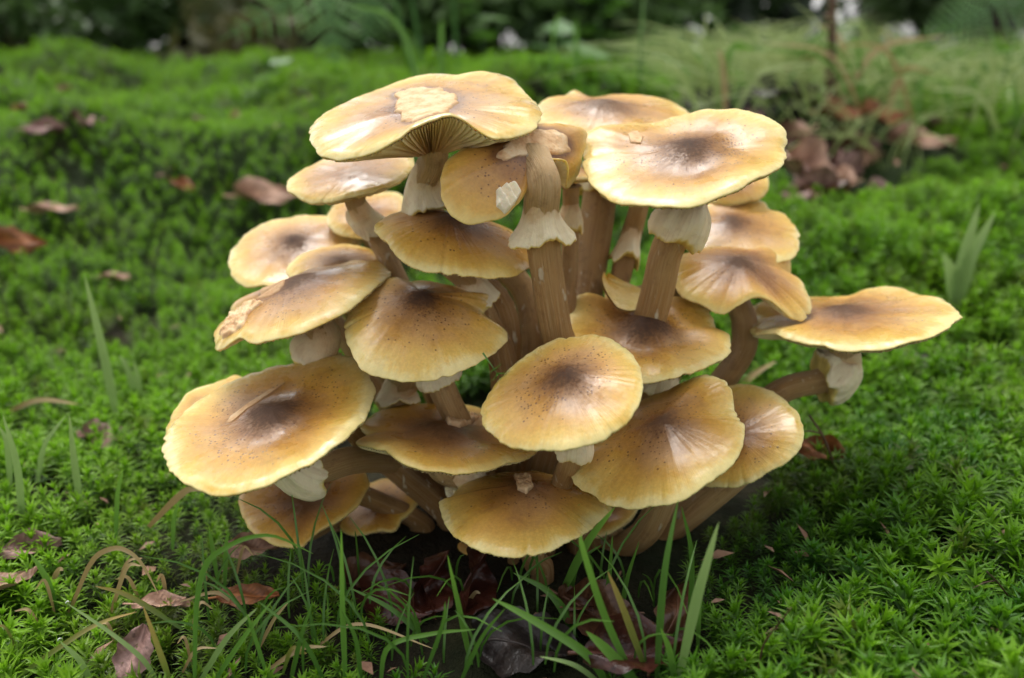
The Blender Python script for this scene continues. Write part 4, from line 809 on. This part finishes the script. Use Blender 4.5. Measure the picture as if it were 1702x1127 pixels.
def leaf_shape(L, W, n=9):
    V, F = [], []
    for i in range(n):
        s = i/(n-1); w_ = W*math.sin(math.pi*min(.98, max(.02, s**.8)))*(1+.12*(-1)**i)
        V += [(L*s, -w_, .10*W*math.cos(s*4)), (L*s, 0, -.12*W), (L*s, w_, .10*W*math.cos(s*4))]
    return V, gridF(n, 3, False)
def plant(base, h, nl, Ls, label, mat, name='bramble_plant', grp='low leafy plants'):
    root = tag(empty(name, base), label, 'plant', grp); top = base+np.array([random.uniform(-.05, .05), random.uniform(-.05, .05), h])
    path = catmull([base, (base+top)/2+np.array([.01, 0, 0]), top], 14); v, f = tube(path, np.linspace(.002, .001, 14), 6); mesh('stem', v, f, mat, root, base, attrs=dict(t=np.zeros(len(v))))
    LV, LF = leaf_shape(1, .33); me = bpy.data.meshes.new('leaf'); me.from_pydata(LV, [], LF); me.materials.append(mat); a = me.attributes.new('t', 'FLOAT', 'POINT'); a.data.foreach_set('value', [q[0] for q in LV])
    for i in range(nl):
        o = bpy.data.objects.new('leaf', me); COL.objects.link(o); o.parent = root; k = int(4+9*i/nl); o.location = path[k]-base; s = Ls*random.uniform(.7, 1.2); o.scale = (s, s, s)
        o.rotation_euler = (random.uniform(-.5, .5), random.uniform(-.5, .4), i*2.4+random.uniform(-.4, .4))
b = ghit(925, 118); plant(np.array([b[0], 1.45, float(gz(b[0], 1.45))]), .13, 7, .075, 'pale green bramble sprig with broad leaves behind the low back mushroom', M_BRAM)
b = gp(-.36, 1.25); plant(b, .09, 4, .05, 'small yellowish green seedling below the fern fronds', M_BRAM); b = gp(-.05, 1.7); plant(b, .17, 8, .07, 'leafy green plant between the fern and the bramble sprig', M_GRD)
b = gp(.18, 1.9); plant(b, .22, 8, .07, 'dark leafy plant right of the bramble sprig', M_GRD)
def mat_foliage(name, a, b):
    k = NT(name); n = k.noise(k.obj(), 2.5, 3); c = k.mix(k.remap(n, .35, .65), a, b); k.set(c, .5, .4); k.translucent(c, .25); return k.m
M_FOL = [mat_foliage('shrub_leaves', (.05, .10, .025), (.11, .19, .05)), mat_foliage('dark_leaves', (.012, .024, .010), (.03, .05, .018)), mat_foliage('olive_leaves', (.06, .075, .02), (.13, .115, .04))]
k = NT('tree_bark'); nb = k.noise(k.vmul(k.obj(), (6, 6, 1)), 3, 5, .65); k.bump(nb, .8, .03); M_BARK = k.set(k.ramp(nb, [(.3, (.012, .010, .008)), (.7, (.06, .045, .034))]), .9, .2)
def leaves_cloud(n, rx, ry, rz, zc, ls, seed, lumps=14):
    r = np.random.default_rng(seed); cs = r.normal(size=(lumps, 3)); cs /= np.linalg.norm(cs, axis=1)[:, None]; cs *= r.uniform(.3, .85, (lumps, 1)); cs *= [rx, ry, rz]
    p = cs[r.integers(0, lumps, n)]+r.normal(size=(n, 3))*np.array([rx, ry, rz])*.20; p[:, 2] += zc
    d = r.normal(size=(n, 3)); d /= np.linalg.norm(d, axis=1)[:, None]; e = np.cross(d, r.normal(size=(n, 3))); e /= np.linalg.norm(e, axis=1)[:, None]; L = ls*r.uniform(.6, 1.3, (n, 1))
    V = np.stack([p-d*L, p+e*L*.42, p+d*L, p-e*L*.42+np.cross(d, e)*L*.15], 1).reshape(-1, 3); V[:, 2] = np.maximum(V[:, 2], .02)
    return V, [(4*i, 4*i+1, 4*i+2, 4*i+3) for i in range(n)]
def shrub_proto(name, w_, h, n, ls, mat, seed):
    root = empty(name, (0, 0, 0)); V, F = leaves_cloud(n, w_, w_, h*.5, h*.52, ls, seed); mesh('crown', V, F, mat, root, np.zeros(3), smooth=False)
    r = random.Random(seed)
    for i in range(5):
        a = r.uniform(0, 6.28); q = np.array([math.cos(a)*w_*.6, math.sin(a)*w_*.6, h*.75]); v, f = tube(catmull([np.zeros(3), q*.5+np.array([0, 0, .1*h]), q], 8), np.linspace(.012*h+.004, .003*h, 8), 6); mesh('branch', v, f, M_BARK, root, np.zeros(3))
    return root
def copy_tree(o, parent=None):
    c = o.copy(); COL.objects.link(c); c.parent = parent
    for ch in o.children: copy_tree(ch, c)
    return c
def tree_proto(H, seed):
    r = random.Random(seed); root = empty('tree', (0, 0, 0)); lean = np.array([r.uniform(-.4, .4), r.uniform(-.4, .4), 0]); tp = catmull([np.array([0, 0, -.2]), lean*.3+[0, 0, H*.35], lean+[0, 0, H*.75], lean*1.3+[0, 0, H]], 20)
    rad = np.linspace(.17, .03, 20)+.10*np.exp(-np.arange(20)/1.2); v, f = tube(tp, rad, 12); tr = mesh('trunk', v, f, M_BARK, root, np.zeros(3))
    for i in range(7):
        k_ = 7+i*12//7; a = i*2.4; d = np.array([math.cos(a), math.sin(a), .55]); L = H*.28; v, f = tube(catmull([tp[k_], tp[k_]+d*L*.5, tp[k_]+d*L+np.array([0, 0, .2])], 8), np.linspace(.06, .015, 8), 7); mesh('limb', v, f, M_BARK, tr, np.zeros(3))
    V, F = leaves_cloud(2600, H*.30, H*.30, H*.33, H*.72, .11, seed+5, 26); mesh('crown', V, F, M_FOL[1], root, np.zeros(3), smooth=False)
    return root
# low undergrowth behind the bank
protos = [shrub_proto('undergrowth_shrub', .38, .48, 900, .045, M_FOL[0], 3), shrub_proto('undergrowth_shrub', .42, .40, 900, .04, M_FOL[2], 4), shrub_proto('undergrowth_shrub', .45, .60, 1000, .05, M_FOL[1], 5)]
spots = [(-1.25,2.15,0),(-.62,2.2,1),(-.15,2.15,0),(.25,2.3,0),(-2.0,2.4,0),(-1.75,3.2,2),(-2.5,2.7,0),(-1.9,2.9,0),(-1.35,3.1,0),(-1.6,2.5,1),(-.95,2.6,0),(-.45,2.9,0),(-.1,2.5,2),(.35,3.0,1),(.75,3.3,2),(-2.6,3.4,2),(-1.7,3.9,0),(-.7,3.9,2),(.2,4.0,2),(2.9,4.6,1),(-3.4,4.2,0),(2.6,3.6,0)]
used = set()
SL = ['mid green leafy undergrowth shrub on the bank beyond the moss', 'brownish olive undergrowth shrub on the bank beyond the moss', 'dark green undergrowth shrub on the bank beyond the moss']
def put(pr, key, x, y, sc_, label, cat, grp):
    o = pr if key not in used else copy_tree(pr); used.add(key); o.location = (x, y, float(gz(x, y))-.01); o.rotation_euler = (0, 0, random.uniform(0, 6.28)); o.scale = (sc_,)*3; tag(o, label, cat, grp)
for x, y, i in spots: put(protos[i], i, x, y, random.uniform(.8, 1.15)*(.62 if y < 2.5 else 1.), SL[i], 'shrub', 'undergrowth shrubs')
big = [shrub_proto('thicket_bush', 1.3, 2.2, 1500, .11, M_FOL[1], 13), shrub_proto('thicket_bush', 1.2, 1.8, 1300, .11, M_FOL[0], 14)]
for j, (x, y) in enumerate([(-7.5,11),(-5.2,10),(-3.2,9.5),(-1.2,10),(.8,9.6),(-8,14),(-4.4,14),(-1.5,14.5),(1.2,14),(5.6,12),(8.2,12.5),(9.5,17),(7.0,15)]): put(big[j % 2], 10+j % 2, x, y, random.uniform(.85, 1.2), ['dark leafy thicket bush under the distant trees', 'green leafy thicket bush under the distant trees'][j % 2], 'bush', 'thicket bushes')
trees = [tree_proto(9, 21), tree_proto(11, 22)]
for j, (x, y) in enumerate([(-6,8.5),(-3.9,12),(-1.9,8.2),(.5,11.5),(1.9,7.6),(3.1,10.2),(4.4,8.4),(5.4,13.5),(7.4,10.5),(-8.5,16),(-.4,17),(2.9,18),(6.6,19),(10,15),(-7,3),(7.2,4)]): put(trees[j % 2], 20+j % 2, x, y, random.uniform(.85, 1.2), ['dark-trunked tree standing in the wood beyond the bank', 'tall dark tree standing in the wood beyond the bank'][j % 2], 'tree', 'trees of the wood')  # last pair, unseen at the sides, added to the wood to block low sky light

kd = NT('dew_water'); kd.b.inputs['Transmission Weight'].default_value = 1.; kd.b.inputs['IOR'].default_value = 1.33; M_DEW = kd.set((.97, .99, 1.), .02, .5)
for x, y, Y in [(113,1003,.272),(100,1065,.255),(30,803,.34),(292,1092,.262),(340,1068,.27),(572,1060,.262),(568,985,.262)]:
    u = np.linspace(0, np.pi, 9); v_ = np.linspace(0, 2*np.pi, 14, endpoint=False); U, W_ = np.meshgrid(u, v_, indexing='ij'); p = P(x, y, Y); r_ = .0011
    tag(mesh('dew_drop', (np.stack([np.sin(U)*np.cos(W_), np.sin(U)*np.sin(W_), np.cos(U)*1.05], -1)*r_).reshape(-1, 3)+p, gridF(9, 14), M_DEW, None, p), 'tiny clear dew drop clinging to a grass blade', 'dew drop', 'dew drops')
